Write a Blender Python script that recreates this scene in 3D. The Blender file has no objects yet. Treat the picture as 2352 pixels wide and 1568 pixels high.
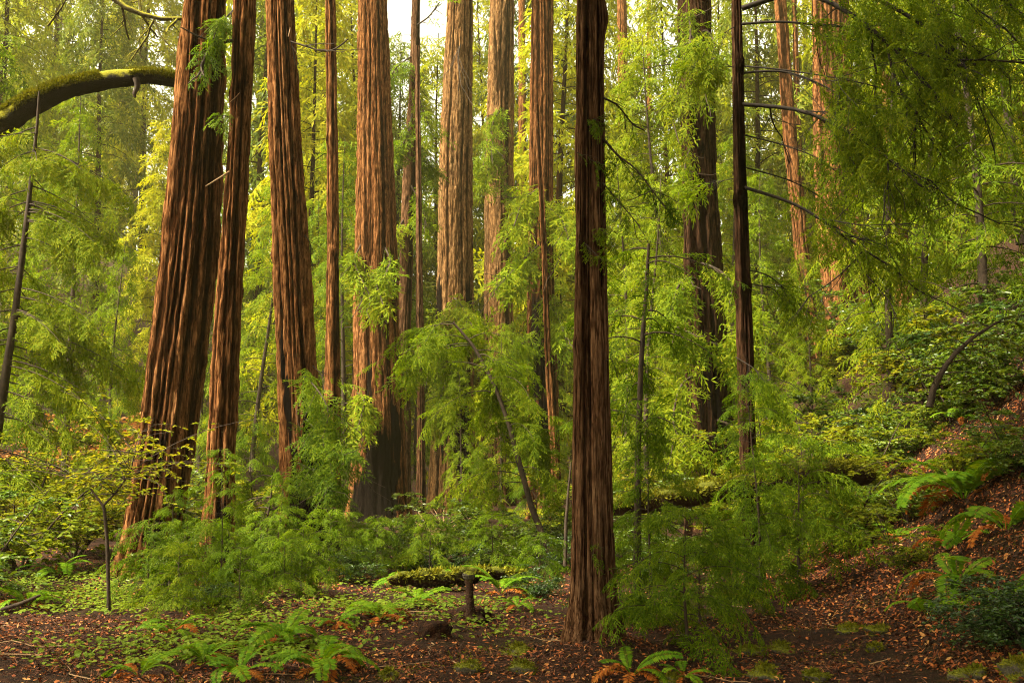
import bpy, math, random
import numpy as np
from mathutils import Vector, Matrix

S = bpy.context.scene
COL = S.collection
R = math.radians
PI = math.pi

# ------------------------------------------------------------------ camera
LENS, PITCH, CAMZ = 35.0, 7.0, 1.6
cd = bpy.data.cameras.new("camera")
cd.lens = LENS; cd.sensor_width = 36.0; cd.clip_end = 1500.0; cd.clip_start = 0.05
cam = bpy.data.objects.new("camera", cd); COL.objects.link(cam)
cam.location = (0, 0, CAMZ); cam.rotation_euler = (R(90 + PITCH), 0, 0)
S.camera = cam

# ------------------------------------------------------------------ world, sun, exposure
SUN_AZ, SUN_EL = -114.0, 52.0          # azimuth from the view direction (+Y), negative = left
w = bpy.data.worlds.new("World"); S.world = w; w.use_nodes = True
nt = w.node_tree; nt.nodes.clear()
sky = nt.nodes.new('ShaderNodeTexSky'); sky.sky_type = 'NISHITA'; sky.sun_disc = False
sky.sun_elevation = R(SUN_EL); sky.sun_rotation = R(SUN_AZ)
sky.dust_density = 4.0; sky.air_density = 1.0; sky.ozone_density = 1.0
hs = nt.nodes.new('ShaderNodeHueSaturation'); hs.inputs['Saturation'].default_value = 0.25
wm = nt.nodes.new('ShaderNodeMix'); wm.data_type = 'RGBA'; wm.blend_type = 'MULTIPLY'
wm.inputs[0].default_value = 1.0; wm.inputs[7].default_value = (1.0, 0.95, 0.70, 1)
bg = nt.nodes.new('ShaderNodeBackground'); bg.inputs['Strength'].default_value = 0.13
wo = nt.nodes.new('ShaderNodeOutputWorld')
nt.links.new(sky.outputs[0], hs.inputs['Color']); nt.links.new(hs.outputs[0], wm.inputs[6])
nt.links.new(wm.outputs[2], bg.inputs['Color']); nt.links.new(bg.outputs[0], wo.inputs[0])

sl = bpy.data.lights.new("sun", 'SUN'); sl.energy = 5.0; sl.angle = R(14.0); sl.color = (1.0, 0.92, 0.72)
so = bpy.data.objects.new("sun", sl); COL.objects.link(so)
sd = Vector((math.sin(R(SUN_AZ)) * math.cos(R(SUN_EL)), math.cos(R(SUN_AZ)) * math.cos(R(SUN_EL)), math.sin(R(SUN_EL))))
so.rotation_euler = (-sd).to_track_quat('-Z', 'Y').to_euler(); so.location = sd * 60

vs = S.view_settings
vs.view_transform = 'Standard'; vs.look = 'None'; vs.gamma = 1.0; vs.use_curve_mapping = False
vs.exposure = 2.05
cy = S.cycles
cy.max_bounces = 7; cy.diffuse_bounces = 4; cy.glossy_bounces = 2; cy.transmission_bounces = 4
cy.volume_bounces = 1; cy.transparent_max_bounces = 4; cy.caustics_reflective = False; cy.caustics_refractive = False
cy.use_denoising = True; cy.denoising_prefilter = 'NONE'; cy.filter_width = 1.1; cy.sample_clamp_indirect = 6.0

# ------------------------------------------------------------------ small maths
FPX = 2352 * LENS / 36.0              # photo measured on a 2352 x 1568 grid
cp, sp_ = math.cos(R(PITCH)), math.sin(R(PITCH))
def ray(px, py):
    dx = (px - 1176) / FPX; dy = -(py - 784) / FPX
    return np.array([dx, cp - sp_ * dy, sp_ + cp * dy])
def at(px, py, Y):
    d = ray(px, py); d = d * (Y / d[1]); return np.array([d[0], Y, CAMZ + d[2]])

def vnoise(u, v, pu=None, seed=0):
    """smooth value noise, periodic in u when pu is given"""
    rs = np.random.RandomState(seed); NU = int(pu) if pu else 256; NV = 256
    t = rs.rand(NU, NV)
    ui = np.floor(u).astype(int); vi = np.floor(v).astype(int); fu = u - ui; fv = v - vi
    fu = fu * fu * (3 - 2 * fu); fv = fv * fv * (3 - 2 * fv)
    a = t[ui % NU, vi % NV]; b = t[(ui + 1) % NU, vi % NV]; c = t[ui % NU, (vi + 1) % NV]; d = t[(ui + 1) % NU, (vi + 1) % NV]
    return (a * (1 - fu) + b * fu) * (1 - fv) + (c * (1 - fu) + d * fu) * fv

def softp(x, k): return k * np.logaddexp(0, x / k)
def hgt(x, y):
    x = np.asarray(x, float); y = np.asarray(y, float)
    foot = np.interp(y, [0, 8, 15, 22, 30, 60, 120], [3.6, 3.7, 4.9, 5.6, 6.0, 9.5, 20.0])
    s = np.interp(y, [0, 8, 12, 16, 22, 30, 60], [.72, .9, 1.0, 1.05, 1.08, 1.08, .95])
    d = softp(x - foot, .45)
    hill = 26 * (1 - np.exp(-s * d / 26))
    g = (-x - 14) * .85 + (y - 42) * .30
    left = 26 * (1 - np.exp(-1.15 * softp(g, 1.5) / 26))
    far = .10 * softp(y - 95, 6)
    n = .16 * (vnoise(x / 2.3 + 40, y / 2.3 + 40, None, 5) - .5) + .09 * (vnoise(x / .8 + 90, y / .8 + 90, None, 6) - .5)
    n = n + .035 * (vnoise(x / .22 + 90, y / .22 + 90, None, 7) - .5)
    n = n + .16 * np.exp(-((x - .74) ** 2 + (y - 8.8) ** 2) / .35)
    lump = .5 * (vnoise(x / 6 + 20, y / 6 + 20, None, 8) - .5) * np.clip((y - 10) / 10, 0, 1)
    return hill + left + far + n + lump
def gz(x, y): return float(hgt(np.array([x]), np.array([y]))[0])
def gpt(px, py):
    """where the line of sight through a photo point meets the ground"""
    d = ray(px, py); t = 3.0
    while t < 120:
        p = d * t
        if CAMZ + p[2] < gz(p[0], p[1]): return np.array([p[0], p[1], gz(p[0], p[1])])
        t += .05
    return np.array([d[0] * 60, 60, gz(d[0] * 60, 60)])

def unit(a): return a / np.maximum(np.linalg.norm(a, axis=-1, keepdims=True), 1e-9)
def frames(d, up, roll):
    x = unit(d); z = up - (up * x).sum(-1, keepdims=True) * x; z = unit(z); y = np.cross(z, x)
    c = np.cos(roll)[:, None]; s = np.sin(roll)[:, None]
    y2 = y * c + z * s; z2 = z * c - y * s
    return np.stack([x, y2, z2], -1)
def inst(tv, tq, M, T, sc):
    V = np.einsum('nij,vj->nvi', M * sc[:, None, None], tv) + T[:, None, :]
    n, k = V.shape[:2]
    Q = (tq[None] + (np.arange(n) * k)[:, None, None]).reshape(-1, 4)
    return V.reshape(-1, 3), Q
class MB:
    def __init__(s): s.V = []; s.Q = []; s.n = 0; s.A = []
    def add(s, V, Q, a=0.0):
        s.V.append(V); s.Q.append(Q + s.n); s.n += len(V)
        s.A.append(np.full(len(V), a) if np.isscalar(a) else a)
    def tube(s, P, r, seg=6, a=0.0):
        P = np.asarray(P, float); r = np.asarray(r, float); n = len(P)
        t = np.gradient(P, axis=0); t = unit(t)
        ref = np.array([0., 0, 1]) if abs(t[:, 2]).mean() < .85 else np.array([1., 0, 0])
        u = unit(np.cross(t, ref)); v = np.cross(t, u)
        th = np.linspace(0, 2 * PI, seg, endpoint=False)
        V = P[:, None] + r[:, None, None] * (np.cos(th)[None, :, None] * u[:, None] + np.sin(th)[None, :, None] * v[:, None])
        i = np.arange(n - 1)[:, None] * seg; j = np.arange(seg)[None]; j2 = (j + 1) % seg
        Q = np.stack([i + j, i + j2, i + seg + j2, i + seg + j], -1).reshape(-1, 4)
        s.add(V.reshape(-1, 3), Q, a)
    def mesh(s, name, mat, smooth=False, attr=False):
        V = np.concatenate(s.V).astype(np.float32); Q = np.concatenate(s.Q).astype(np.int32)
        me = bpy.data.meshes.new(name); me.vertices.add(len(V)); me.vertices.foreach_set('co', V.ravel())
        me.loops.add(len(Q) * 4); me.loops.foreach_set('vertex_index', Q.ravel())
        me.polygons.add(len(Q)); me.polygons.foreach_set('loop_start', np.arange(0, len(Q) * 4, 4, dtype=np.int32))
        if smooth: me.polygons.foreach_set('use_smooth', np.ones(len(Q), bool))
        me.update(calc_edges=True)
        if attr:
            at_ = me.attributes.new('ridge', 'FLOAT', 'POINT'); at_.data.foreach_set('value', np.concatenate(s.A).astype(np.float32))
        me.materials.append(mat); return me

def link(name, me, parent=None, loc=None, label=None):
    o = bpy.data.objects.new(name, me); COL.objects.link(o)
    if parent is not None: o.parent = parent
    if loc is not None: o.location = loc
    if label: o['label'] = label
    return o
def tag(o, label=None, cat=None, group=None, kind=None):
    for k, v in (('label', label), ('category', cat), ('group', group), ('kind', kind)):
        if v: o[k] = v
    return o
def thing(name, label, cat, loc=(0, 0, 0), rz=0, sc=1.0, group=None):
    o = bpy.data.objects.new(name, None); COL.objects.link(o); o.empty_display_size = .2
    o.location = loc; o.rotation_euler = (0, 0, rz); o.scale = (sc, sc, sc) if np.isscalar(sc) else sc
    return tag(o, label, cat, group)

# ------------------------------------------------------------------ materials
def newmat(name):
    m = bpy.data.materials.new(name); m.use_nodes = True; t = m.node_tree; t.nodes.clear()
    o = t.nodes.new('ShaderNodeOutputMaterial'); return m, t, o
def N(t, k, **kw):
    n = t.nodes.new(k)
    for a, b in kw.items(): setattr(n, a, b)
    return n
def ramp(t, stops, interp='LINEAR'):
    r = N(t, 'ShaderNodeValToRGB'); r.color_ramp.interpolation = interp; e = r.color_ramp.elements
    while len(e) < len(stops): e.new(.5)
    for el, (p, c) in zip(e, stops): el.position = p; el.color = (*c, 1)
    return r
def noise(t, scale, detail=3, rough=.55, vec=None, sc=None):
    n = N(t, 'ShaderNodeTexNoise'); n.inputs['Scale'].default_value = scale; n.inputs['Detail'].default_value = detail; n.inputs['Roughness'].default_value = rough
    if vec is not None:
        if sc is not None:
            mp = N(t, 'ShaderNodeMapping'); mp.inputs['Scale'].default_value = sc; t.links.new(vec, mp.inputs['Vector']); vec = mp.outputs[0]
        t.links.new(vec, n.inputs['Vector'])
    return n
def mixc(t, f, a, b, mode='MIX'):
    m = N(t, 'ShaderNodeMix', data_type='RGBA', blend_type=mode)
    for v, i in ((f, 0), (a, 6), (b, 7)):
        if isinstance(v, (int, float)): m.inputs[i].default_value = v
        elif isinstance(v, tuple): m.inputs[i].default_value = (*v, 1)
        else: t.links.new(v, m.inputs[i])
    return m.outputs[2]

def leafmat(name, stops, trans=.45, tint=(1.25, 1.15, .55), rough=.65, clump=.6, spec=.05):
    """leaves: a colour per leaf, some clumps yellower, and light passing through"""
    m, t, o = newmat(name)
    g = N(t, 'ShaderNodeNewGeometry'); oi = N(t, 'ShaderNodeObjectInfo'); tc = N(t, 'ShaderNodeTexCoord')
    nz = noise(t, clump, 2, .5, tc.outputs['Object'])
    a = N(t, 'ShaderNodeMath', operation='MULTIPLY'); a.inputs[1].default_value = .42; t.links.new(g.outputs['Random Per Island'], a.inputs[0])
    b = N(t, 'ShaderNodeMath', operation='MULTIPLY_ADD'); b.inputs[1].default_value = .55; t.links.new(nz.outputs[0], b.inputs[0]); t.links.new(a.outputs[0], b.inputs[2])
    c = N(t, 'ShaderNodeMath', operation='MULTIPLY_ADD'); c.inputs[1].default_value = .22; t.links.new(oi.outputs['Random'], c.inputs[0]); t.links.new(b.outputs[0], c.inputs[2])
    r = ramp(t, stops); t.links.new(c.outputs[0], r.inputs[0])
    p = N(t, 'ShaderNodeBsdfPrincipled'); p.inputs['Roughness'].default_value = rough; p.inputs['Specular IOR Level'].default_value = spec
    t.links.new(r.outputs[0], p.inputs['Base Color'])
    tr = N(t, 'ShaderNodeBsdfTranslucent'); t.links.new(mixc(t, 1.0, r.outputs[0], tint, 'MULTIPLY'), tr.inputs['Color'])
    mx = N(t, 'ShaderNodeMixShader'); mx.inputs[0].default_value = trans
    t.links.new(p.outputs[0], mx.inputs[1]); t.links.new(tr.outputs[0], mx.inputs[2]); t.links.new(mx.outputs[0], o.inputs[0])
    return m

def barkmat(name, dark, mid, light, char=.0, grey=.3):
    m, t, o = newmat(name)
    tc = N(t, 'ShaderNodeTexCoord'); at_ = N(t, 'ShaderNodeAttribute', attribute_name='ridge')
    fib = noise(t, 1.0, 5, .6, tc.outputs['Object'], (60, 60, 3.2))
    flk = noise(t, 1.0, 4, .65, tc.outputs['Object'], (22, 22, 5.5))
    big = noise(t, 1.0, 3, .5, tc.outputs['Object'], (3.0, 3.0, .35))
    r = ramp(t, [(.38, dark), (.5, mid), (.63, light)]); fm = N(t, 'ShaderNodeMath', operation='MULTIPLY_ADD'); fm.inputs[1].default_value = .5; t.links.new(flk.outputs[0], fm.inputs[0])
    fh = N(t, 'ShaderNodeMath', operation='MULTIPLY'); fh.inputs[1].default_value = .5; t.links.new(fib.outputs[0], fh.inputs[0]); t.links.new(fh.outputs[0], fm.inputs[2]); t.links.new(fm.outputs[0], r.inputs[0])
    # weathered plate crests are paler, fissures show the dark inner bark
    ri = ramp(t, [(.08, (.13, .115, .105)), (.40, (.70, .66, .64)), (.95, (1.3, 1.24, 1.15))]); t.links.new(at_.outputs['Fac'], ri.inputs[0])
    c1 = mixc(t, 1.0, r.outputs[0], ri.outputs[0], 'MULTIPLY')
    ck = noise(t, 1.0, 4, .6, tc.outputs['Object'], (26, 26, 1.1)); cs = N(t, 'ShaderNodeMath', operation='SUBTRACT'); cs.inputs[1].default_value = .5; t.links.new(ck.outputs[0], cs.inputs[0])
    ca = N(t, 'ShaderNodeMath', operation='ABSOLUTE'); t.links.new(cs.outputs[0], ca.inputs[0]); ckr = ramp(t, [(.0, (.16, .13, .12)), (.022, (.55, .5, .48)), (.05, (1, 1, 1))]); t.links.new(ca.outputs[0], ckr.inputs[0])
    c1 = mixc(t, 1.0, c1, ckr.outputs[0], 'MULTIPLY')
    gr = ramp(t, [(.42, (0, 0, 0)), (.68, (1, 1, 1))]); t.links.new(big.outputs[0], gr.inputs[0])
    gf = N(t, 'ShaderNodeMath', operation='MULTIPLY'); gf.inputs[1].default_value = grey; t.links.new(gr.outputs[0], gf.inputs[0])
    c2 = mixc(t, gf.outputs[0], c1, mixc(t, 1.0, c1, (.78, .98, 1.15), 'MULTIPLY'))
    # fire scars: long ragged black patches, some enlarged to stand in for shade
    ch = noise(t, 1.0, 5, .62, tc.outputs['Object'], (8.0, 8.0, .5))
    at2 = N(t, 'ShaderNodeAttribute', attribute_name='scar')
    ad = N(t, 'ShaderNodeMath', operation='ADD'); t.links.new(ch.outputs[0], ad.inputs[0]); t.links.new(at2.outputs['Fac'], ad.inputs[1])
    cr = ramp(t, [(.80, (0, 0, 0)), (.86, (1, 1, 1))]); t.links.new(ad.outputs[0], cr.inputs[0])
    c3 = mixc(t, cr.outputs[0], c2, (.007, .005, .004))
    p = N(t, 'ShaderNodeBsdfPrincipled'); p.inputs['Roughness'].default_value = 1.0; p.inputs['Specular IOR Level'].default_value = .0
    t.links.new(c3, p.inputs['Base Color'])
    bm = N(t, 'ShaderNodeBump'); bm.inputs['Strength'].default_value = 1.0; bm.inputs['Distance'].default_value = .05
    t.links.new(fm.outputs[0], bm.inputs['Height']); t.links.new(bm.outputs[0], p.inputs['Normal'])
    t.links.new(p.outputs[0], o.inputs[0]); return m

def mossmat(name, wood, moss1, moss2, bias=.0, sharp=.25):
    """moss on the upward sides, wood or stone beneath"""
    m, t, o = newmat(name)
    tc = N(t, 'ShaderNodeTexCoord'); g = N(t, 'ShaderNodeNewGeometry'); sx = N(t, 'ShaderNodeSeparateXYZ'); t.links.new(g.outputs['Normal'], sx.inputs[0])
    nz = noise(t, 9, 5, .65, tc.outputs['Object']); n2 = noise(t, 60, 3, .6, tc.outputs['Object'])
    ad = N(t, 'ShaderNodeMath', operation='MULTIPLY_ADD'); ad.inputs[1].default_value = 1.3; t.links.new(nz.outputs[0], ad.inputs[0]); t.links.new(sx.outputs[2], ad.inputs[2])
    r = ramp(t, [(.60 - bias, (0, 0, 0)), (.60 - bias + sharp, (1, 1, 1))])
    hf = N(t, 'ShaderNodeMath', operation='MULTIPLY'); hf.inputs[1].default_value = .6; t.links.new(ad.outputs[0], hf.inputs[0]); t.links.new(hf.outputs[0], r.inputs[0])
    mr = ramp(t, [(.3, moss1), (.7, moss2)]); t.links.new(n2.outputs[0], mr.inputs[0])
    wr = ramp(t, [(.3, tuple(v * .5 for v in wood)), (.7, wood)]); t.links.new(nz.outputs[0], wr.inputs[0])
    p = N(t, 'ShaderNodeBsdfPrincipled'); p.inputs['Roughness'].default_value = .95; p.inputs['Specular IOR Level'].default_value = .15
    t.links.new(mixc(t, r.outputs[0], wr.outputs[0], mr.outputs[0]), p.inputs['Base Color'])
    bm = N(t, 'ShaderNodeBump'); bm.inputs['Strength'].default_value = 1; bm.inputs['Distance'].default_value = .02
    t.links.new(n2.outputs[0], bm.inputs['Height']); t.links.new(bm.outputs[0], p.inputs['Normal']); t.links.new(p.outputs[0], o.inputs[0]); return m

def plain(name, stops, scale=4, rough=.9, island=False):
    m, t, o = newmat(name); tc = N(t, 'ShaderNodeTexCoord')
    r = ramp(t, stops)
    if island:
        g = N(t, 'ShaderNodeNewGeometry'); t.links.new(g.outputs['Random Per Island'], r.inputs[0])
    else:
        nz = noise(t, scale, 5, .65, tc.outputs['Object']); t.links.new(nz.outputs[0], r.inputs[0])
    p = N(t, 'ShaderNodeBsdfPrincipled'); p.inputs['Roughness'].default_value = rough; p.inputs['Specular IOR Level'].default_value = .25
    t.links.new(r.outputs[0], p.inputs['Base Color']); t.links.new(p.outputs[0], o.inputs[0]); return m

M = {}
M['redwood'] = leafmat('redwood_needles', [(.15, (.020, .042, .003)), (.42, (.078, .130, .004)), (.72, (.165, .21, .006)), (1, (.27, .25, .008))], .45, (1.15, 1.2, .4))
M['redwood_near'] = leafmat('redwood_sprays', [(.15, (.018, .040, .003)), (.48, (.070, .125, .005)), (.78, (.155, .21, .006)), (1, (.26, .25, .010))], .42, (1.15, 1.2, .4), .5, 1.2)
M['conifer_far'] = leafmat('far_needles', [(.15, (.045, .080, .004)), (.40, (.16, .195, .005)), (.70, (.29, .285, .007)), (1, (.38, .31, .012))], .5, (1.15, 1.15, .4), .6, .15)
M['broad'] = leafmat('broad_leaves', [(.15, (.035, .075, .012)), (.5, (.085, .15, .016)), (.8, (.17, .215, .018)), (1, (.26, .25, .02))], .45, (1.25, 1.15, .4), .35, .8, .5)
M['broad_yellow'] = leafmat('yellowing_leaves', [(.1, (.06, .10, .012)), (.45, (.15, .20, .016)), (.8, (.28, .27, .015)), (1, (.36, .26, .02))], .5, (1.2, 1.1, .4), .4, .8)
M['broad_dark'] = leafmat('glossy_dark_leaves', [(.15, (.014, .036, .010)), (.5, (.035, .075, .014)), (.85, (.08, .13, .015)), (1, (.16, .19, .02))], .3, (1.2, 1.15, .5), .3, 1.0, .5)
M['fern'] = leafmat('fern_green', [(.15, (.035, .09, .006)), (.5, (.09, .19, .008)), (.85, (.18, .27, .010)), (1, (.28, .30, .015))], .38, (1.2, 1.15, .4), .45, 2.0)
M['fern_dead'] = leafmat('fern_rust', [(.1, (.13, .030, .008)), (.5, (.30, .080, .014)), (.9, (.42, .16, .03))], .25, (1.2, .9, .6), .7, 2.0)
M['dead_leaf'] = leafmat('tan_dead_leaves', [(.1, (.16, .06, .02)), (.5, (.36, .16, .05)), (.9, (.50, .28, .10))], .35, (1.1, .95, .6), .7, 1.0)
M['clover'] = leafmat('clover_leaves', [(.1, (.07, .12, .012)), (.5, (.14, .20, .018)), (.95, (.26, .28, .03))], .35, (1.2, 1.1, .4), .5, .5)
M['moss_tuft'] = leafmat('moss_tufts', [(.1, (.04, .048, .004)), (.5, (.11, .115, .006)), (.95, (.21, .185, .010))], .25, (1.2, 1.1, .4), .8, 6.0, .1)
M['bark_warm'] = barkmat('bark_warm', (.040, .016, .007), (.150, .063, .024), (.31, .152, .062), grey=.35)
M['bark_pale'] = barkmat('bark_pale', (.060, .028, .012), (.17, .090, .038), (.33, .195, .088), grey=.5)
M['bark_dark'] = barkmat('bark_dark', (.034, .016, .009), (.110, .056, .030), (.22, .125, .070), grey=.3)
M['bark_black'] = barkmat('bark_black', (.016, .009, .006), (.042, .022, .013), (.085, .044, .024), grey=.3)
M['twig'] = plain('twig_wood', [(.3, (.020, .013, .009)), (.7, (.065, .042, .026))], 8)
M['twig_dark'] = plain('dark_limb', [(.3, (.008, .006, .004)), (.7, (.026, .017, .011))], 8)
M['twig_pale'] = plain('dead_twig', [(.3, (.16, .09, .045)), (.7, (.34, .21, .11))], 8)
M['mossbough'] = mossmat('mossy_bough', (.022, .015, .010), (.13, .125, .006), (.27, .24, .012), .28, .2)
M['mosslog'] = mossmat('mossy_log', (.045, .020, .011), (.040, .046, .005), (.13, .13, .009), .12, .3)
M['mossrock'] = mossmat('mossy_rock', (.10, .085, .06), (.055, .062, .005), (.17, .165, .009), .06, .3)
M['mosstwig'] = mossmat('mossy_branch', (.10, .08, .03), (.16, .145, .01), (.30, .26, .02), .25, .3)
M['litter'] = plain('leaf_litter', [(.0, (.012, .006, .004)), (.38, (.060, .017, .007)), (.60, (.22, .054, .014)), (.86, (.40, .115, .026)), (1, (.50, .26, .08))], island=True, rough=.75)
M['needle_litter'] = plain('needle_litter', [(.0, (.03, .011, .006)), (.5, (.12, .034, .014)), (1, (.26, .105, .045))], island=True, rough=.8)

def groundmat():
    m, t, o = newmat('forest_soil'); tc = N(t, 'ShaderNodeTexCoord')
    a = noise(t, 14, 6, .7, tc.outputs['Object']); b = noise(t, .5, 3, .5, tc.outputs['Object']); c = noise(t, 70, 3, .7, tc.outputs['Object'])
    r = ramp(t, [(.28, (.008, .004, .003)), (.5, (.030, .012, .006)), (.72, (.085, .030, .012))]); t.links.new(a.outputs[0], r.inputs[0])
    gm = ramp(t, [(.55, (0, 0, 0)), (.72, (.5, .5, .5))]); t.links.new(b.outputs[0], gm.inputs[0])
    p = N(t, 'ShaderNodeBsdfPrincipled'); p.inputs['Roughness'].default_value = .95; p.inputs['Specular IOR Level'].default_value = .15
    t.links.new(mixc(t, gm.outputs[0], r.outputs[0], (.045, .050, .010)), p.inputs['Base Color'])
    bm = N(t, 'ShaderNodeBump'); bm.inputs['Strength'].default_value = 1; bm.inputs['Distance'].default_value = .04
    t.links.new(c.outputs[0], bm.inputs['Height']); t.links.new(bm.outputs[0], p.inputs['Normal']); t.links.new(p.outputs[0], o.inputs[0]); return m
M['soil'] = groundmat()

# ------------------------------------------------------------------ terrain
def axis(lo, hi, fl, fh, fine, n):
    return np.unique(np.concatenate([np.arange(fl, fh, fine), fl - np.geomspace(fine, fl - lo, n), fh + np.geomspace(fine, hi - fh, n)]))
gx = axis(-420, 420, -9, 10, .10, 60); gy = axis(-60, 700, 4, 20, .10, 70)
XX, YY = np.meshgrid(gx, gy); ZZ = hgt(XX, YY)
mb = MB(); nx, ny = len(gx), len(gy)
i = np.arange(ny - 1)[:, None] * nx; j = np.arange(nx - 1)[None]
mb.add(np.stack([XX, YY, ZZ], -1).reshape(-1, 3), np.stack([i + j, i + j + 1, i + nx + j + 1, i + nx + j], -1).reshape(-1, 4))
tag(link('ground', mb.mesh('ground', M['soil'], True)), 'brown forest floor rising into a bank at the right', None, None, 'structure')

# ------------------------------------------------------------------ redwood trunks
def trunk_mesh(rows, Y, mat, seed, spacing=.09, depth=.035, top=26.0, flute=.03, zres=.06, scar=None, knots=6, flare=.2):
    """rows: (py, left px, right px) read off the photograph, at distance Y; gives a real tapering, furrowed trunk"""
    rs = np.random.RandomState(seed)
    A = []
    for py, xl, xr in rows:
        a = at(xl, py, Y); b = at(xr, py, Y); A.append((a[2], (a[0] + b[0]) / 2, (b[0] - a[0]) / 2))
    A = np.array(sorted(A)); z, cx, rad = A.T
    bx = np.interp(z[0], z, cx); zg = gz(bx, Y) - .35
    ztop_vis = z[-1]
    zs = np.concatenate([np.arange(zg, ztop_vis + .6, zres), np.linspace(ztop_vis + .8, max(top, ztop_vis + 4), 24)])
    sx = (cx[-1] - cx[-3]) / (z[-1] - z[-3])
    X = np.interp(zs, z, cx) + np.where(zs > z[-1], (zs - z[-1]) * sx, 0)
    slope0 = (cx[1] - cx[0]) / max(z[1] - z[0], .1); X += np.where(zs < z[0], (zs - z[0]) * slope0, 0)
    Rr = np.interp(zs, z, rad); Rr = np.where(zs > z[-1], rad[-1] * np.maximum(1 - (zs - z[-1]) / 60, .45), Rr)
    k = np.ones(9) / 9                                    # soften the kinks between the rows
    pad = lambda q: np.concatenate([2 * q[0] - q[4:0:-1], q, 2 * q[-1] - q[-2:-6:-1]])
    X = np.convolve(pad(X), k, 'valid'); Rr = np.convolve(pad(Rr), k, 'valid')
    Rm = rad.mean(); nr = max(int(2 * PI * Rm / spacing), 10); nth = min(nr * 6, 420)
    th = np.linspace(0, 2 * PI, nth, endpoint=False)
    TH, ZS = np.meshgrid(th, zs); U = TH / (2 * PI)
    wv = .5 * (vnoise(U * 5, ZS / 5.5 + 7, 5, seed + 1) - .5) * 2 + .30 * (vnoise(U * nr / 2, ZS / 2.2, max(nr // 2, 1), seed + 2) - .5) * 2
    n1 = vnoise(U * nr + wv, ZS / 12.0 + 13, nr, seed + 3); n2 = vnoise(U * nr * 2 + wv * 2, ZS / 2.6 + 3, nr * 2, seed + 4)
    n3 = vnoise(U * nr * 3, ZS / .22 + 3, nr * 3, seed + 5)
    f = np.abs(2 * n1 - 1); furrow = np.exp(-(f / .26) ** 2)
    ci = np.floor(U * nr + wv).astype(int) % nr; tb = rs.rand(nr, 256); off = rs.rand(nr); zc = np.floor(ZS / .55 + off[ci] * 5 + .6 * vnoise(U * nr * 2, ZS * 0 + 2, nr * 2, seed + 11)).astype(int) % 256
    chunk = tb[ci, zc]
    f2 = np.exp(-(np.abs(2 * n2 - 1) / .2) ** 2)
    plate = vnoise(U * 9, ZS / 1.5, 9, seed + 9)
    d = -1.0 * depth * furrow - .45 * depth * f2 + depth * .9 * (n3 - .5) + depth * .5 * (plate - .5) + depth * .75 * (chunk - .5) * (1 - furrow)
    fl = flute * Rm * (vnoise(U * 7, ZS / 5, 7, seed + 6) - .5) * 2
    low = np.exp(-np.maximum(ZS - zg - .3, 0) / 1.1)
    fl = fl * (1 + 2.0 * low)
    RR = Rr[:, None] * (1 + flare * np.exp(-np.maximum(ZS - zg - .35, 0) / .30)) + fl + d
    ridge = np.clip(.92 + .35 * (chunk - .5) - .9 * furrow - .5 * f2 + .5 * (n3 - .5), 0, 1)
    for _ in range(knots):
        a0 = rs.uniform(PI, 2 * PI); z0 = rs.uniform(zs[0] + 1.5, ztop_vis); s = rs.uniform(.05, .11)
        q = np.exp(-(((TH - a0) * Rm) ** 2 + ((ZS - z0) * .8) ** 2) / s ** 2)
        RR = RR + q * s * .35; ridge = ridge - q * .5
    V = np.stack([X[:, None] + RR * np.cos(TH), Y + RR * np.sin(TH), ZS], -1)
    base = np.array([X[0], Y, zg + .35])
    V = (V - base).reshape(-1, 3)
    nz = len(zs); i = np.arange(nz - 1)[:, None] * nth; j = np.arange(nth)[None]; j2 = (j + 1) % nth
    Q = np.stack([i + j, i + j2, i + nth + j2, i + nth + j], -1).reshape(-1, 4)
    mb = MB(); mb.add(V, Q, np.clip(ridge, 0, 1).ravel())
    me = mb.mesh('redwood_trunk', mat, True, True)
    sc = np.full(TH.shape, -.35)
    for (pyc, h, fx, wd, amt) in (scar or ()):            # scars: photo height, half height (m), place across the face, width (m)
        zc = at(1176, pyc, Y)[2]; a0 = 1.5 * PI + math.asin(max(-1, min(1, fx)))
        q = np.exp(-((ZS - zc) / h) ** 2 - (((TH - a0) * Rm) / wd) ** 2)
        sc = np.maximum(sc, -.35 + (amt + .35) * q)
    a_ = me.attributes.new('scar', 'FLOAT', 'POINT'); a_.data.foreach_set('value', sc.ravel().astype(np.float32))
    info = dict(base=base, X=lambda zz: np.interp(zz, zs, X), Rr=lambda zz: np.interp(zz, zs, Rr), Y=Y)
    return me, info

TR = {}
def redwood(key, rows, Y, mat, label, seed, **kw):
    me, info = trunk_mesh(rows, Y, M[mat], seed, **kw)
    o = thing('redwood_tree', label, 'redwood tree', info['base'], group='big redwood trunks of the grove')
    link('trunk', me, o); info['obj'] = o; TR[key] = info; return o

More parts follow.
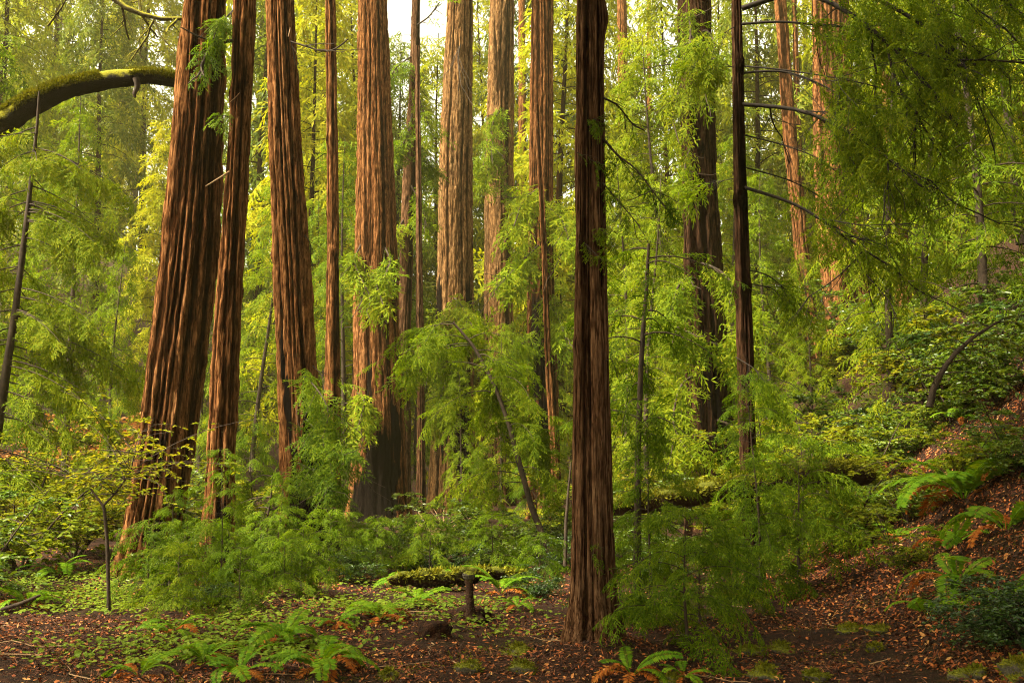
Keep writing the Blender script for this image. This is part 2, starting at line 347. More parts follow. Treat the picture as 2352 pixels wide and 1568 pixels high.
redwood('A', [(0, 424, 520), (300, 395, 512), (600, 362, 500), (800, 338, 476), (950, 322, 456), (1100, 303, 432), (1220, 284, 412), (1340, 258, 402)], 14.4, 'bark_warm',
        'thickest leaning redwood at left with deep twisting furrows, where the mossy bough ends', 11, spacing=.095, depth=.042, flute=.04, scar=[(1020, 1.2, .3, .25, .34), (1250, 1.3, .5, .4, .4)], knots=4)
redwood('B', [(0, 534, 588), (200, 528, 579), (400, 515, 570), (600, 503, 559), (800, 488, 551), (1000, 478, 541), (1200, 465, 536), (1330, 455, 538)], 13.6, 'bark_warm',
        'slim leaning redwood with pale streaked left side, right against the thickest leaning one', 12, spacing=.08, depth=.028, scar=[(1250, 1.2, .4, .2, .42)], knots=10)
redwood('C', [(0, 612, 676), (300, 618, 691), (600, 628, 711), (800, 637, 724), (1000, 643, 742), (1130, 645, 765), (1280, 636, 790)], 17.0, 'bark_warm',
        'tall redwood with a black burn hollow halfway down its left side and burnt foot', 13, spacing=.09, depth=.038, scar=[(840, 1.0, -.6, .12, .5), (930, 1.1, -.45, .14, .52), (1040, 1.4, .65, .3, .62), (1180, 1.5, .4, .6, .65), (1000, 1.5, -.3, .15, .4)])  # real burn marks, drawn larger so the foot looks shaded too
redwood('D', [(0, 747, 770), (300, 750, 775), (600, 750, 780), (900, 743, 781), (1220, 740, 783)], 21.0, 'bark_warm',
        'thin straight redwood between the burn-hollow trunk and the wide grooved trunk', 14, spacing=.08, depth=.02, knots=10)
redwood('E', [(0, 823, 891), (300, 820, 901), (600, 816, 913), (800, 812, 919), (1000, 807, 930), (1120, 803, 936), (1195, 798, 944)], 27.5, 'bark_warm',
        'wide grooved redwood with ragged black scars low down, left of the sky gap', 15, spacing=.13, depth=.04, scar=[(930, 3.0, -.2, .2, .5), (1090, 2.0, .2, .7, .62), (1000, 2.4, .75, .3, .5), (900, 2.5, -.95, .2, .5), (1150, 1.3, -.1, 1.0, .62)])  # low scars are charring, enlarged to paint in the missing shade
redwood('F', [(0, 945, 965), (200, 940, 965), (400, 925, 957), (560, 918, 950), (800, 915, 943), (1150, 912, 944)], 33.0, 'bark_dark',
        'slender shaded redwood alone in the bright sky gap', 16, spacing=.10, depth=.025)
redwood('G', [(380, 955, 967), (700, 956, 972), (1000, 958, 976), (1150, 956, 978)], 31.0, 'bark_dark',
        'very thin dark stem just right of the slender trunk in the sky gap', 17, spacing=.09, depth=.02, top=12.5)
redwood('H', [(0, 1029, 1086), (200, 1018, 1086), (300, 1011, 1086), (500, 1005, 1086), (700, 1002, 1087), (900, 995, 1088), (1150, 982, 1092)], 35.0, 'bark_pale',
        'palest broad redwood with long straight grooves, sunlit beside the sky gap', 18, spacing=.15, depth=.045, scar=[(720, 2.6, -.9, .35, .58), (900, 3.5, -.2, 1.0, .62), (1000, 3., .5, .6, .55), (720, 1.8, .8, .35, .55)])
redwood('I', [(0, 1126, 1181), (200, 1120, 1181), (400, 1114, 1180), (600, 1112, 1179), (900, 1108, 1180), (1120, 1104, 1182)], 40.0, 'bark_pale',
        'lit orange-brown redwood half hidden by a hanging grey-green bough, right of the palest trunk', 19, spacing=.17, depth=.045)
redwood('J', [(0, 1219, 1271), (300, 1215, 1271), (550, 1212, 1272), (700, 1209, 1276), (900, 1209, 1282), (1100, 1210, 1288)], 31.0, 'bark_warm',
        'middling redwood behind feathery green boughs, next left of the near centre trunk', 20, spacing=.12, depth=.035, scar=[(820, 3, -.3, .6, .55), (1000, 2.5, .1, .7, .55)])
redwood('K', [(0, 1325, 1385), (300, 1322, 1388), (600, 1320, 1392), (900, 1316, 1401), (1100, 1312, 1406), (1300, 1311, 1413), (1400, 1308, 1421), (1490, 1296, 1434)], 8.9, 'bark_dark',
        'nearest redwood, a straight brown trunk rising from the red litter right of centre', 21, spacing=.055, depth=.014, zres=.03, flute=.04, top=17, knots=3, flare=.16)
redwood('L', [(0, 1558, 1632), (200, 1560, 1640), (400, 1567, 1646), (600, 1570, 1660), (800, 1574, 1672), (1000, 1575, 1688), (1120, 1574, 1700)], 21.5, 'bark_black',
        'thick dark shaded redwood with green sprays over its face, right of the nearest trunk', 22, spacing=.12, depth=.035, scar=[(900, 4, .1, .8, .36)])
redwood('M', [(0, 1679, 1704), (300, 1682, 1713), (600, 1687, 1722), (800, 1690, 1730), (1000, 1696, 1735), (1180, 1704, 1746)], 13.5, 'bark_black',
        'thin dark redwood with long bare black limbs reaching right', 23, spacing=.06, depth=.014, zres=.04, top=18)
redwood('N', [(60, 1783, 1810), (300, 1798, 1829), (600, 1828, 1860), (690, 1842, 1872)], 40.0, 'bark_warm',
        'leaning sunlit trunk far back, left of the broad old trunk on the slope', 24, spacing=.16, depth=.03)
redwood('O', [(120, 1868, 1954), (300, 1868, 1966), (500, 1874, 1982), (670, 1888, 2002)], 37.0, 'bark_warm',
        'broad old sunlit trunk behind black tangled branches on the right slope', 25, spacing=.2, depth=.05)
redwood('P', [(60, 2018, 2040), (250, 2030, 2056), (460, 2043, 2080), (600, 2052, 2090)], 34.0, 'bark_warm',
        'small reddish trunk deep in leaves right of the broad old slope trunk', 26, spacing=.12, depth=.03)
redwood('Q', [(60, 1820, 1832), (300, 1826, 1840), (600, 1838, 1856)], 46.0, 'bark_warm',
        'narrow trunk squeezed between the leaning pale trunk and broad old slope trunk', 27, spacing=.12, depth=.02)
redwood('R', [(60, 1418, 1440), (300, 1420, 1444), (700, 1420, 1448), (1050, 1418, 1450)], 52.0, 'bark_warm',
        'hazy pale trunk far behind, seen just right of the nearest trunk', 28, spacing=.16, depth=.03)
redwood('T', [(40, 1486, 1496), (300, 1485, 1497), (700, 1484, 1500), (1050, 1482, 1502)], 56.0, 'bark_warm',
        'faint narrow trunk far behind, midway between nearest trunk and thick dark trunk', 29, spacing=.16, depth=.03)
redwood('U', [(300, 1190, 1208), (600, 1188, 1212), (1080, 1184, 1216)], 50.0, 'bark_warm',
        'hazy trunk far back in the gap left of the middling redwood', 30, spacing=.16, depth=.03)
redwood('V', [(1020, 1262, 1284), (950, 1258, 1278), (800, 1250, 1266), (550, 1242, 1256), (1120, 1264, 1290)], 28.0, 'bark_warm',
        'narrow red-barked stem hugging the right foot of the middling redwood', 31, spacing=.09, depth=.025, top=10)

# ------------------------------------------------------------------ leaf and spray templates
def strip(L, w):       # a rounded feather of needles, folded along its middle
    v = np.array([[0, 0, 0], [.22 * L, w * .5, .12 * w], [.78 * L, w * .45, .1 * w], [L, 0, -.04 * L], [.78 * L, -w * .45, .1 * w], [.22 * L, -w * .5, .12 * w]])
    return v, np.array([[0, 3, 2, 1], [0, 5, 4, 3]])
def rhomb(L, w):
    v = np.array([[0, 0, 0], [.45 * L, w * .5, 0], [L, 0, -.06 * L], [.45 * L, -w * .5, 0]]); return v, np.array([[0, 3, 2, 1]])
def leaf(L, w):
    v = np.array([[0, 0, 0], [.3 * L, w * .5, .10 * L], [.68 * L, w * .42, .08 * L], [L, 0, -.08 * L], [.68 * L, -w * .42, .08 * L], [.3 * L, -w * .5, .10 * L]])
    return v, np.array([[0, 3, 2, 1], [0, 5, 4, 3]])

def place_strips(shape, items, rs):
    """items: (point, direction, normal, length, width)"""
    mb = MB()
    for p, d, n, L, w in items:
        v, q = shape(L, w); F = frames(d[None], n[None], rs.uniform(-.35, .35, 1))[0]
        mb.add(v @ F.T + p, q)
    return np.concatenate(mb.V), np.concatenate(mb.Q)

def spray(rs, L=.5, shape=strip, sl=.085, sw=.017, nlat=11, droop=.35, sub=True):
    """a flat redwood spray: main twig, alternate side twigs, feathers along both"""
    it = []; up = np.array([0, 0, 1.])
    def P(s): return np.array([s * L, .04 * L * math.sin(s * 3), -droop * L * s * s])
    for k in range(nlat):
        if rs.rand() < .14: continue
        s = .08 + .9 * k / nlat; p = P(s); side = 1 if k % 2 else -1
        tl = L * (.52 * (1 - s) ** .7 + .12) * rs.uniform(.5, 1.25)
        a = R(rs.uniform(34, 68)) * side; d = np.array([math.cos(a), math.sin(a), -.25 - droop * s]); d /= np.linalg.norm(d)
        m = max(1, int(tl / (sl * .62))) if sub else 1
        for i_ in range(m):
            q = p + d * tl * i_ / m + np.array([0, 0, -.18 * tl * (i_ / m) ** 2])
            it.append((q, d + rs.normal(0, .08, 3) + np.array([0, 0, -.12 * i_]), up, sl * rs.uniform(.8, 1.2), sw * rs.uniform(.8, 1.15)))
            if sub and i_ > 0 or (sub and rs.rand() < .4):
                for sd in (-1, 1):
                    if rs.rand() < .62:
                        b = a + sd * R(rs.uniform(38, 60)); e = np.array([math.cos(b), math.sin(b), -.3 + rs.normal(0, .1)])
                        it.append((q, e, up, sl * rs.uniform(.6, 1.05), sw * rs.uniform(.75, 1.1)))
    for k in range(3): it.append((P(.7 + .12 * k), np.array([1, rs.normal(0, .15), -droop * 1.6]), up, sl, sw))
    return place_strips(shape, it, rs)

rs0 = np.random.RandomState(3)
SP_NEAR = [spray(rs0, .44, strip, .058, .0145, 11, rs0.uniform(.2, .5)) for _ in range(6)]
SP_MID = [spray(rs0, .66, rhomb, .13, .034, 9, rs0.uniform(.25, .55)) for _ in range(6)]
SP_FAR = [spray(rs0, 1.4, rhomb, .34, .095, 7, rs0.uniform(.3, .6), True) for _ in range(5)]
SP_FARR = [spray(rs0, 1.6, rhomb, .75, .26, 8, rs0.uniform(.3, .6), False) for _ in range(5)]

def scatter(mb, tmpls, rs, T, D, sc, up=None, roll=.5):
    T = np.asarray(T); D = np.asarray(D); n = len(T); pick = rs.randint(0, len(tmpls), n)
    up = np.tile([0, 0, 1.], (n, 1)) if up is None else np.asarray(up)
    F = frames(D, up + rs.normal(0, .12, (n, 3)), rs.normal(0, roll, n))
    for k, (tv, tq) in enumerate(tmpls):
        m = pick == k
        if m.any(): V, Q = inst(tv, tq, F[m], T[m], sc[m]); mb.add(V, Q)

def limb(rs, p0, az, L, rise, droop, n=7, wob=.12):
    s = np.linspace(0, 1, n); d = np.array([math.cos(az), math.sin(az)])
    side = np.array([-d[1], d[0]]) * (wob * L * rs.normal() * s ** 2)[:, None]
    xy = p0[:2] + d * (L * s)[:, None] + side; z = p0[2] + L * (rise * s - droop * s * s)
    return np.column_stack([xy, z])
def along(P, s):
    k = np.clip(s * (len(P) - 1), 0, len(P) - 1.001); i = k.astype(int); f = (k - i)[:, None]
    return P[i] * (1 - f) + P[i + 1] * f, unit(P[i + 1] - P[i])

def conifer(seed, H, z0, Rc, nb, per_m, tmpls, fol_mat, bark='twig', r0=.1, prof=None, ssc=(.7, 1.2), rise=.25, droop=.55, lean=(0, 0), top_pow=.8, wood=True, roll=.45, dens0=.18, seg=5):
    rs = np.random.RandomState(seed); prof = prof or (lambda t: (1 - t) ** .75 * (.55 + .45 * min(1, t * 4)))
    zs = np.linspace(-.3, H, 16); cx = lean[0] * (zs / H) ** 1.5 * H + .012 * H * np.sin(zs / H * 5 + seed); cyv = lean[1] * (zs / H) ** 1.5 * H
    W = MB(); Fm = MB()
    W.tube(np.column_stack([cx, cyv, zs]), r0 * (1 - np.clip(zs / H, 0, 1) * .93), 8)
    TT, DD = [], []
    for b in range(nb):
        t = (b + rs.rand()) / nb; z = z0 + (H - z0) * t ** top_pow
        p0 = np.array([np.interp(z, zs, cx), np.interp(z, zs, cyv), z]); az = b * 2.4 + rs.normal(0, .4)
        L = max(Rc * prof(t) * rs.uniform(.55, 1.12), .15 * Rc)
        P = limb(rs, p0, az, L, rise * rs.uniform(.3, 1.3) + .35 * t, droop * rs.uniform(.6, 1.3))
        if wood: W.tube(P, np.linspace(max(.006, r0 * .22 * (L / Rc)), .003, len(P)), 4)
        k = max(3, int(per_m * L)); s = dens0 + (1 - dens0) * rs.rand(k) ** .75
        T, D = along(P, s); sd = rs.choice([-1, 1], k); a = sd * np.radians(rs.uniform(15, 65, k))
        d2 = D.copy(); d2[:, 0] = D[:, 0] * np.cos(a) - D[:, 1] * np.sin(a); d2[:, 1] = D[:, 0] * np.sin(a) + D[:, 1] * np.cos(a); d2[:, 2] = D[:, 2] * .7 - rs.uniform(.02, .35, k)
        TT.append(T); DD.append(d2); TT.append(P[-1:]); DD.append(unit(P[-1:] - P[-2:-1]))
    T = np.concatenate(TT); D = np.concatenate(DD)
    scatter(Fm, tmpls, rs, T, D, rs.uniform(*ssc, len(T)), roll=roll)
    return W.mesh('conifer_trunk', M[bark], True), Fm.mesh('conifer_crown', M[fol_mat])

def put_tree(name, label, cat, proto, x, y, rz, sc, group=None, dz=0):
    o = thing(name, label, cat, (x, y, gz(x, y) + dz), rz, sc, group)
    link('trunk', proto[0], o); link('crown', proto[1], o); return o

# ------------------------------------------------------------------ distant woods: one far-off mass
rs = np.random.RandomState(77)
FW, FF = MB(), MB()
for k in range(92):
    x = rs.uniform(-75, 75); y = rs.uniform(66, 125)
    ang = x / y
    H = rs.uniform(26, 46)
    if -.135 < ang < -.02: H = rs.uniform(11, 20)            # the low gap where the sky shows
    elif -.02 < ang < .16: H = rs.uniform(18, 30)
    zg = gz(x, y); nb = int(H * 1.9); TT, DD = [], []
    for b in range(nb):
        t = (b + rs.rand()) / nb; z = zg + 1 + (H - 1) * t; L = (H * .14) * ((1 - t) ** .7 + .08) * rs.uniform(.5, 1.1)
        P = limb(rs, np.array([x, y, z]), rs.uniform(0, 2 * PI), L, .2, .6, 5); kk = max(2, int(L * 1.5))
        T, D = along(P, rs.rand(kk) ** .7); D = D + rs.normal(0, .4, D.shape); D[:, 2] -= .2; TT.append(T); DD.append(D)
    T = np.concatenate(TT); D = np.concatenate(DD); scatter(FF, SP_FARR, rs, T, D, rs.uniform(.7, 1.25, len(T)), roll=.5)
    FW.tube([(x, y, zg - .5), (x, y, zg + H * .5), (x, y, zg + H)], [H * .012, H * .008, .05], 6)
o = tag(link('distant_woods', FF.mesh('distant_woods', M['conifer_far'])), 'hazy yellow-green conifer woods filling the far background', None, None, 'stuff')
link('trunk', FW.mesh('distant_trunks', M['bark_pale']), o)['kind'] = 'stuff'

# ------------------------------------------------------------------ tree prototypes
TALL = [conifer(200 + k, 24, 1.2 + k, 4.2, 105, 4.2, SP_FAR, 'conifer_far', 'bark_warm', .22, ssc=(.6, 1.1), rise=.2, droop=.65) for k in range(4)]
MID = [conifer(220 + k, 14, .8, 2.9, 78, 5.0, SP_MID, 'redwood', 'twig', .13, ssc=(.7, 1.3), rise=.25, droop=.7, lean=(.02 * (k - 1), .01)) for k in range(5)]
SAP = [conifer(240 + k, 4.4, .25, 1.35, 36, 10, SP_NEAR, 'redwood_near', 'twig', .032, ssc=(.65, 1.1), rise=.3, droop=.6, lean=(.03 * (k - 1.5), 0), prof=lambda t: (1 - t) ** .6 * (.65 + .35 * min(1, t * 5))) for k in range(4)]
BUSHY = [conifer(260 + k, 1.9, .05, 1.25, 30, 8.5, SP_NEAR, 'redwood_near', 'twig', .03, ssc=(.65, 1.1), rise=.5, droop=.65, prof=lambda t: (1 - t) ** .5) for k in range(3)]

CANOPY = [conifer(280 + k, 26, 8.5, 6.0, 110, 3.2, SP_FAR, 'conifer_far', 'bark_warm', .1, ssc=(.8, 1.3), rise=.25, droop=.35, prof=lambda t: (1 - t) ** .6) for k in range(2)]
for n_, (key, dz, s_) in enumerate([('K', 5.5, .5)]):
    t_ = TR[key]; c_ = link('crown', CANOPY[n_ % 2][1], t_['obj']); zt = 16 + dz
    c_.location = (float(t_['X'](zt)) - t_['base'][0], 0, dz); c_.rotation_euler = (0, 0, n_ * 1.3); c_.scale = (s_, s_, s_)
# unseen redwoods added out of frame so that their crowns shade the foreground
for n_, (x_, y_, s_, lb) in enumerate([(-8.5, 4.0, .75, 'unseen redwood added for shade, outside the view at left'), (-4.6, 3.2, .85, 'unseen redwood added for shade close by, outside the view at left'), (4.8, 2.6, .85, 'unseen redwood added for shade close by, outside the view at right'), (-5.5, -1.5, .8, 'unseen redwood added for shade behind the viewpoint at left'), (1.6, -1.9, .85, 'unseen redwood added for shade right behind the viewpoint'), (-1.0, -4.5, .8, 'unseen redwood added for shade straight behind the viewpoint'), (5.5, -3.5, .8, 'unseen redwood added for shade behind the viewpoint at right'), (9.5, 3.0, .8, 'unseen redwood added for shade on the bank at right')]):
    put_tree('shade_redwood', lb, 'redwood tree', CANOPY[n_ % 2], x_, y_, n_ * 1.1, (s_, s_, s_ * 1.25), 'unseen shade redwoods added around the viewpoint')

def byp(px, Y): return at(px, 1064, Y)[0]
# far but separate conifers, back to front (photo px of the stem, distance, scale, proto, label)
tall = [
 (-60, 40, .95, 0, 'olive hazy conifer at the far left edge above the mossy bough'),
 (70, 52, 1.1, 1, 'hazy olive conifer behind the slanting dark stem, upper left'),
 (190, 46, .9, 2, 'dark-hearted conifer with sky specks under the mossy bough'),
 (300, 56, 1.15, 3, 'pale olive conifer between mossy bough and thickest leaning redwood'),
 (350, 40, .62, 1, 'shorter green conifer touching the left side of the thickest leaning redwood'),
 (590, 44, 1.1, 0, 'yellow-green conifer filling the slot between slim leaning and burn-hollow redwoods'),
 (700, 38, .9, 2, 'bright conifer right behind the burn-hollow redwood'),
 (790, 50, 1.1, 3, 'tall yellow-green conifer behind the thin straight redwood'),
 (905, 48, .95, 1, 'low conifer below the sky gap beside the wide grooved redwood'),
 (1000, 54, 1.08, 2, 'ragged low conifer under the sky gap beside the palest redwood'),
 (1100, 58, 1.25, 0, 'sky-pierced conifer between the palest redwood and lit orange-brown one'),
 (1200, 60, 1.5, 3, 'hazy conifer behind the hanging grey-green bough'),
 (1300, 46, 1.25, 1, 'airy conifer in the slot left of the nearest redwood, sky showing through'),
 (1400, 60, 1.45, 2, 'pale misty conifer just right of the nearest redwood'),
 (1470, 50, .85, 0, 'misty yellow conifer midway between nearest and thick dark redwoods'),
 (1540, 42, 1.0, 3, 'green conifer against the left side of the thick dark redwood'),
 (1665, 52, 1.1, 1, 'bright conifer in the slot between thick dark redwood and thin dark redwood'),
 (1760, 48, 1.1, 2, 'yellow-green conifer behind the bare black limbs'),
 (1860, 54, 1.0, 0, 'hazy conifer behind the broad old slope trunk'),
 (2000, 46, 1.0, 3, 'leafy conifer right of the broad old slope trunk'),
 (2130, 44, .95, 1, 'green conifer high on the right slope, sky slits through it'),
 (2260, 40, 1.0, 2, 'dense conifer near the right edge, upper slope'),
 (2400, 34, 1.0, 0, 'dark green conifer cut by the right edge of the view'),
]
M['conifer_dark'] = leafmat('dark_needles', [(.15, (.018, .035, .004)), (.42, (.06, .095, .006)), (.72, (.13, .155, .008)), (1, (.22, .20, .015))], .4, (1.15, 1.15, .4), .5, .3)  # darker needle colours for every third backdrop conifer
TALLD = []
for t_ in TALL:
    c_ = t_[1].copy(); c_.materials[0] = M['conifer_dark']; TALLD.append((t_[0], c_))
rs = np.random.RandomState(5)
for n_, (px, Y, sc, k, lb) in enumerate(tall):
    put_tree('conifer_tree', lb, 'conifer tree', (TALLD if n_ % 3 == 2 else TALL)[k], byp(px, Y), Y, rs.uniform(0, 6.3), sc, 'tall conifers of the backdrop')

mid = [
 (-40, 20, .75, 0, 'feathery young redwood at the left edge behind the leafy shrub'),
 (150, 27, .85, 1, 'young redwood with yellow-green skirts left of the thickest leaning redwood'),
 (250, 24, .5, 2, 'darker young redwood close to the left of the thickest leaning redwood'),
 (460, 34, .8, 3, 'young redwood seen between the thickest leaning redwood and the slim one'),
 (585, 33, .8, 4, 'pale young redwood between the slim leaning and burn-hollow redwoods'),
 (735, 33, .75, 0, 'drooping young redwood to the right of the burn-hollow redwood'),
 (785, 31, .85, 1, 'hanging young redwood just behind the thin straight redwood'),
 (870, 38, .8, 2, 'young redwood behind the wide grooved redwood'),
 (955, 39, .60, 3, 'young redwood at the foot of the slender shaded trunk'),
 (1060, 27, .34, 4, 'feathery young redwood covering the foot of the palest redwood'),
 (1150, 26, .38, 0, 'feathery young redwood below the lit orange-brown redwood'),
 (1250, 35, .75, 1, 'dense young redwood just behind the middling redwood'),
 (1440, 27, .72, 2, 'tall bright young redwood close behind the nearest trunk'),
 (1490, 24, .62, 3, 'airy young redwood left of the thick dark redwood'),
 (1560, 30, 1.05, 4, 'high young redwood behind the top of the thick dark redwood'),
 (1690, 31, .8, 0, 'yellow-green young redwood between the two dark redwoods'),
 (1770, 27, .6, 1, 'bright young redwood right of the thin dark redwood'),
 (1870, 24, .36, 2, 'dark-twigged young redwood before the broad old slope trunk'),
 (2060, 19, .66, 3, 'glowing green young redwood on the right slope under the black limbs'),
 (2150, 21, .75, 4, 'dense dark young redwood on the right slope'),
 (2270, 18, .75, 0, 'bright young redwood near the top right corner'),
 (2360, 20, .90, 1, 'shadowy young redwood at the right edge'),
]
for px, Y, sc, k, lb in mid:
    put_tree('young_redwood', lb, 'young redwood', MID[k], byp(px, Y), Y, rs.uniform(0, 6.3), sc, 'feathery young redwoods')

sap = [
 (640, 1330, 13.0, .34, 0, 'redwood sapling before the burnt foot of the burn-hollow redwood'),
 (790, 1250, 16.5, .30, 1, 'slim redwood sapling to the right of the burnt foot'),
 (515, 1320, 12.0, .40, 2, 'redwood sapling hiding the foot of the slim leaning redwood'),
 (400, 1330, 12.6, .30, 3, 'low redwood sapling at the right foot of the thickest leaning redwood'),
 (590, 1290, 14.5, .50, 3, 'thin redwood sapling in the gap left of the burnt foot'),
 (1490, 1430, 10.4, .5, 1, 'dark-stemmed redwood sapling just right of the nearest trunk'),
 (1735, 1330, 12.0, .62, 2, 'bright redwood sapling below the thick dark redwood'),
 (1110, 1250, 19.0, .48, 0, 'bushy redwood sapling in the middle of the grove'),
 (1230, 1250, 20.0, .56, 3, 'shaded redwood sapling left of the nearest trunk'),
]
for px, py, Y, sc, k, lb in sap:
    x = byp(px, Y); put_tree('redwood_sapling', lb, 'sapling', SAP[k], x, Y, rs.uniform(0, 6.3), sc, 'redwood saplings in the undergrowth')
bushy = [
 (1600, 1400, 9.6, .48, 1, 'redwood bush with low sprays touching the litter beside the hanging bush'),
 (1670, 1330, 10.8, .5, 0, 'wide redwood bush in the shade at the left rim of the litter path'),
 (1830, 1240, 12.4, .85, 1, 'very dark redwood bush in front of the raised mossy trunk'),
 (660, 1380, 11.4, .36, 2, 'knee-high redwood bush behind the fresh green fern'),
 (990, 1300, 14.6, .5, 1, 'redwood bush directly behind the long mossy log'),
 (1130, 1300, 14.8, .5, 0, 'redwood bush behind the right half of the long mossy log'),
 (350, 1360, 12.2, .5, 1, 'dark redwood bush in front of the foot of the thickest leaning redwood'),
 (480, 1340, 12.8, .5, 2, 'small redwood bush at the foot of the slim leaning redwood'),
 (610, 1320, 13.4, .5, 0, 'small redwood bush in the bright slot left of the burnt foot'),
 (760, 1300, 13.6, .5, 2, 'dark redwood bush just right of the burnt foot'),
 (870, 1290, 14.2, .45, 0, 'low redwood bush in front of the wide grooved redwood'),
 (1240, 1330, 13.2, .42, 1, 'low redwood bush between the long mossy log and the nearest trunk'),
 (1420, 1400, 10.6, .45, 2, 'small redwood bush tucked behind the right foot of the nearest trunk'),
 (1570, 1420, 8.6, .66, 0, 'drooping redwood bush with hanging sprays right of the nearest trunk'),
 (1720, 1330, 12.4, .62, 1, 'broad redwood bush on the left edge of the litter path'),
 (1840, 1240, 14.6, 1.0, 2, 'dark wide redwood bush below the earth mound'),
 (1955, 1200, 15.6, .72, 0, 'redwood bush at the right end of the dark bush row'),
 (700, 1330, 11.6, .42, 1, 'small redwood bush with sprays touching the clover, left of centre'),
 (560, 1400, 10.6, .36, 2, 'low redwood bush on the litter near the small forked tree'),
 (420, 1420, 10.3, .42, 0, 'low redwood bush just right of the small forked tree'),
 (830, 1250, 15.0, .42, 1, 'redwood bush at the foot of the wide grooved redwood'),
 (960, 1260, 16.5, .48, 2, 'shaded redwood bush behind the long mossy log'),
]
for px, py, Y, sc, k, lb in bushy:
    x = byp(px, Y); put_tree('redwood_bush', lb, 'bush', BUSHY[k], x, Y, rs.uniform(0, 6.3), sc, 'low redwood bushes')

# ------------------------------------------------------------------ broad-leaved shrubs
LEAF_S = [leaf(.07, .034), leaf(.06, .032), leaf(.08, .036)]
def shrub(seed, H, Rc, nstem, nleaf, mat, lsc=(.8, 1.3), tmpl=LEAF_S, bark='twig'):
    rs = np.random.RandomState(seed); W, L = MB(), MB(); tips = []
    for s in range(nstem):
        az = rs.uniform(0, 6.28); P = limb(rs, np.array([0, 0, -.1]), az, Rc * rs.uniform(.3, .8), H / Rc * rs.uniform(.9, 1.5), H / Rc * .25, 8, .2)
        W.tube(P, np.linspace(.018, .006, 8) * H / 2, 5)
        for q in range(6):
            s0 = rs.uniform(.3, 1); p, d = along(P, np.array([s0])); a2 = rs.uniform(0, 6.28)
            Q = limb(rs, p[0], a2, Rc * rs.uniform(.25, .6), rs.uniform(.1, .7), .45, 6, .25)
            W.tube(Q, np.linspace(.007, .003, 6) * H / 2, 4); tips.append(Q)
            for e in range(3):
                p2, _ = along(Q, np.array([rs.uniform(.3, 1)])); E = limb(rs, p2[0], rs.uniform(0, 6.28), Rc * rs.uniform(.12, .32), rs.uniform(-.1, .6), .4, 5, .3)
                W.tube(E, np.linspace(.004, .002, 5) * H / 2, 3); tips.append(E)
    k = max(1, nleaf // len(tips)); TT, DD = [], []
    for P in tips:
        T, D = along(P, rs.uniform(.1, 1, k)); a = rs.choice([-1, 1], k) * np.radians(rs.uniform(25, 80, k))
        d2 = D.copy(); d2[:, 0] = D[:, 0] * np.cos(a) - D[:, 1] * np.sin(a); d2[:, 1] = D[:, 0] * np.sin(a) + D[:, 1] * np.cos(a); d2[:, 2] = rs.uniform(-.4, .3, k)
        TT.append(T + rs.normal(0, .015, T.shape)); DD.append(d2)
    T = np.concatenate(TT); scatter(L, tmpl, rs, T, np.concatenate(DD), rs.uniform(*lsc, len(T)), roll=.6)
    return W.mesh('shrub_stem', M[bark], True), L.mesh('shrub_leaves', M[mat])
SHR = {'y': [shrub(300 + k, 2.2, 1.5, 9, 5200, 'broad_yellow') for k in range(2)], 'g': [shrub(310 + k, 1.8, 1.3, 9, 5000, 'broad') for k in range(3)], 'o': [shrub(330, 2.0, 1.6, 9, 3200, 'dead_leaf', (1.2, 2.0))], 'd': [shrub(320 + k, 1.2, 1.1, 9, 4200, 'broad_dark', (.6, 1.0)) for k in range(2)]}
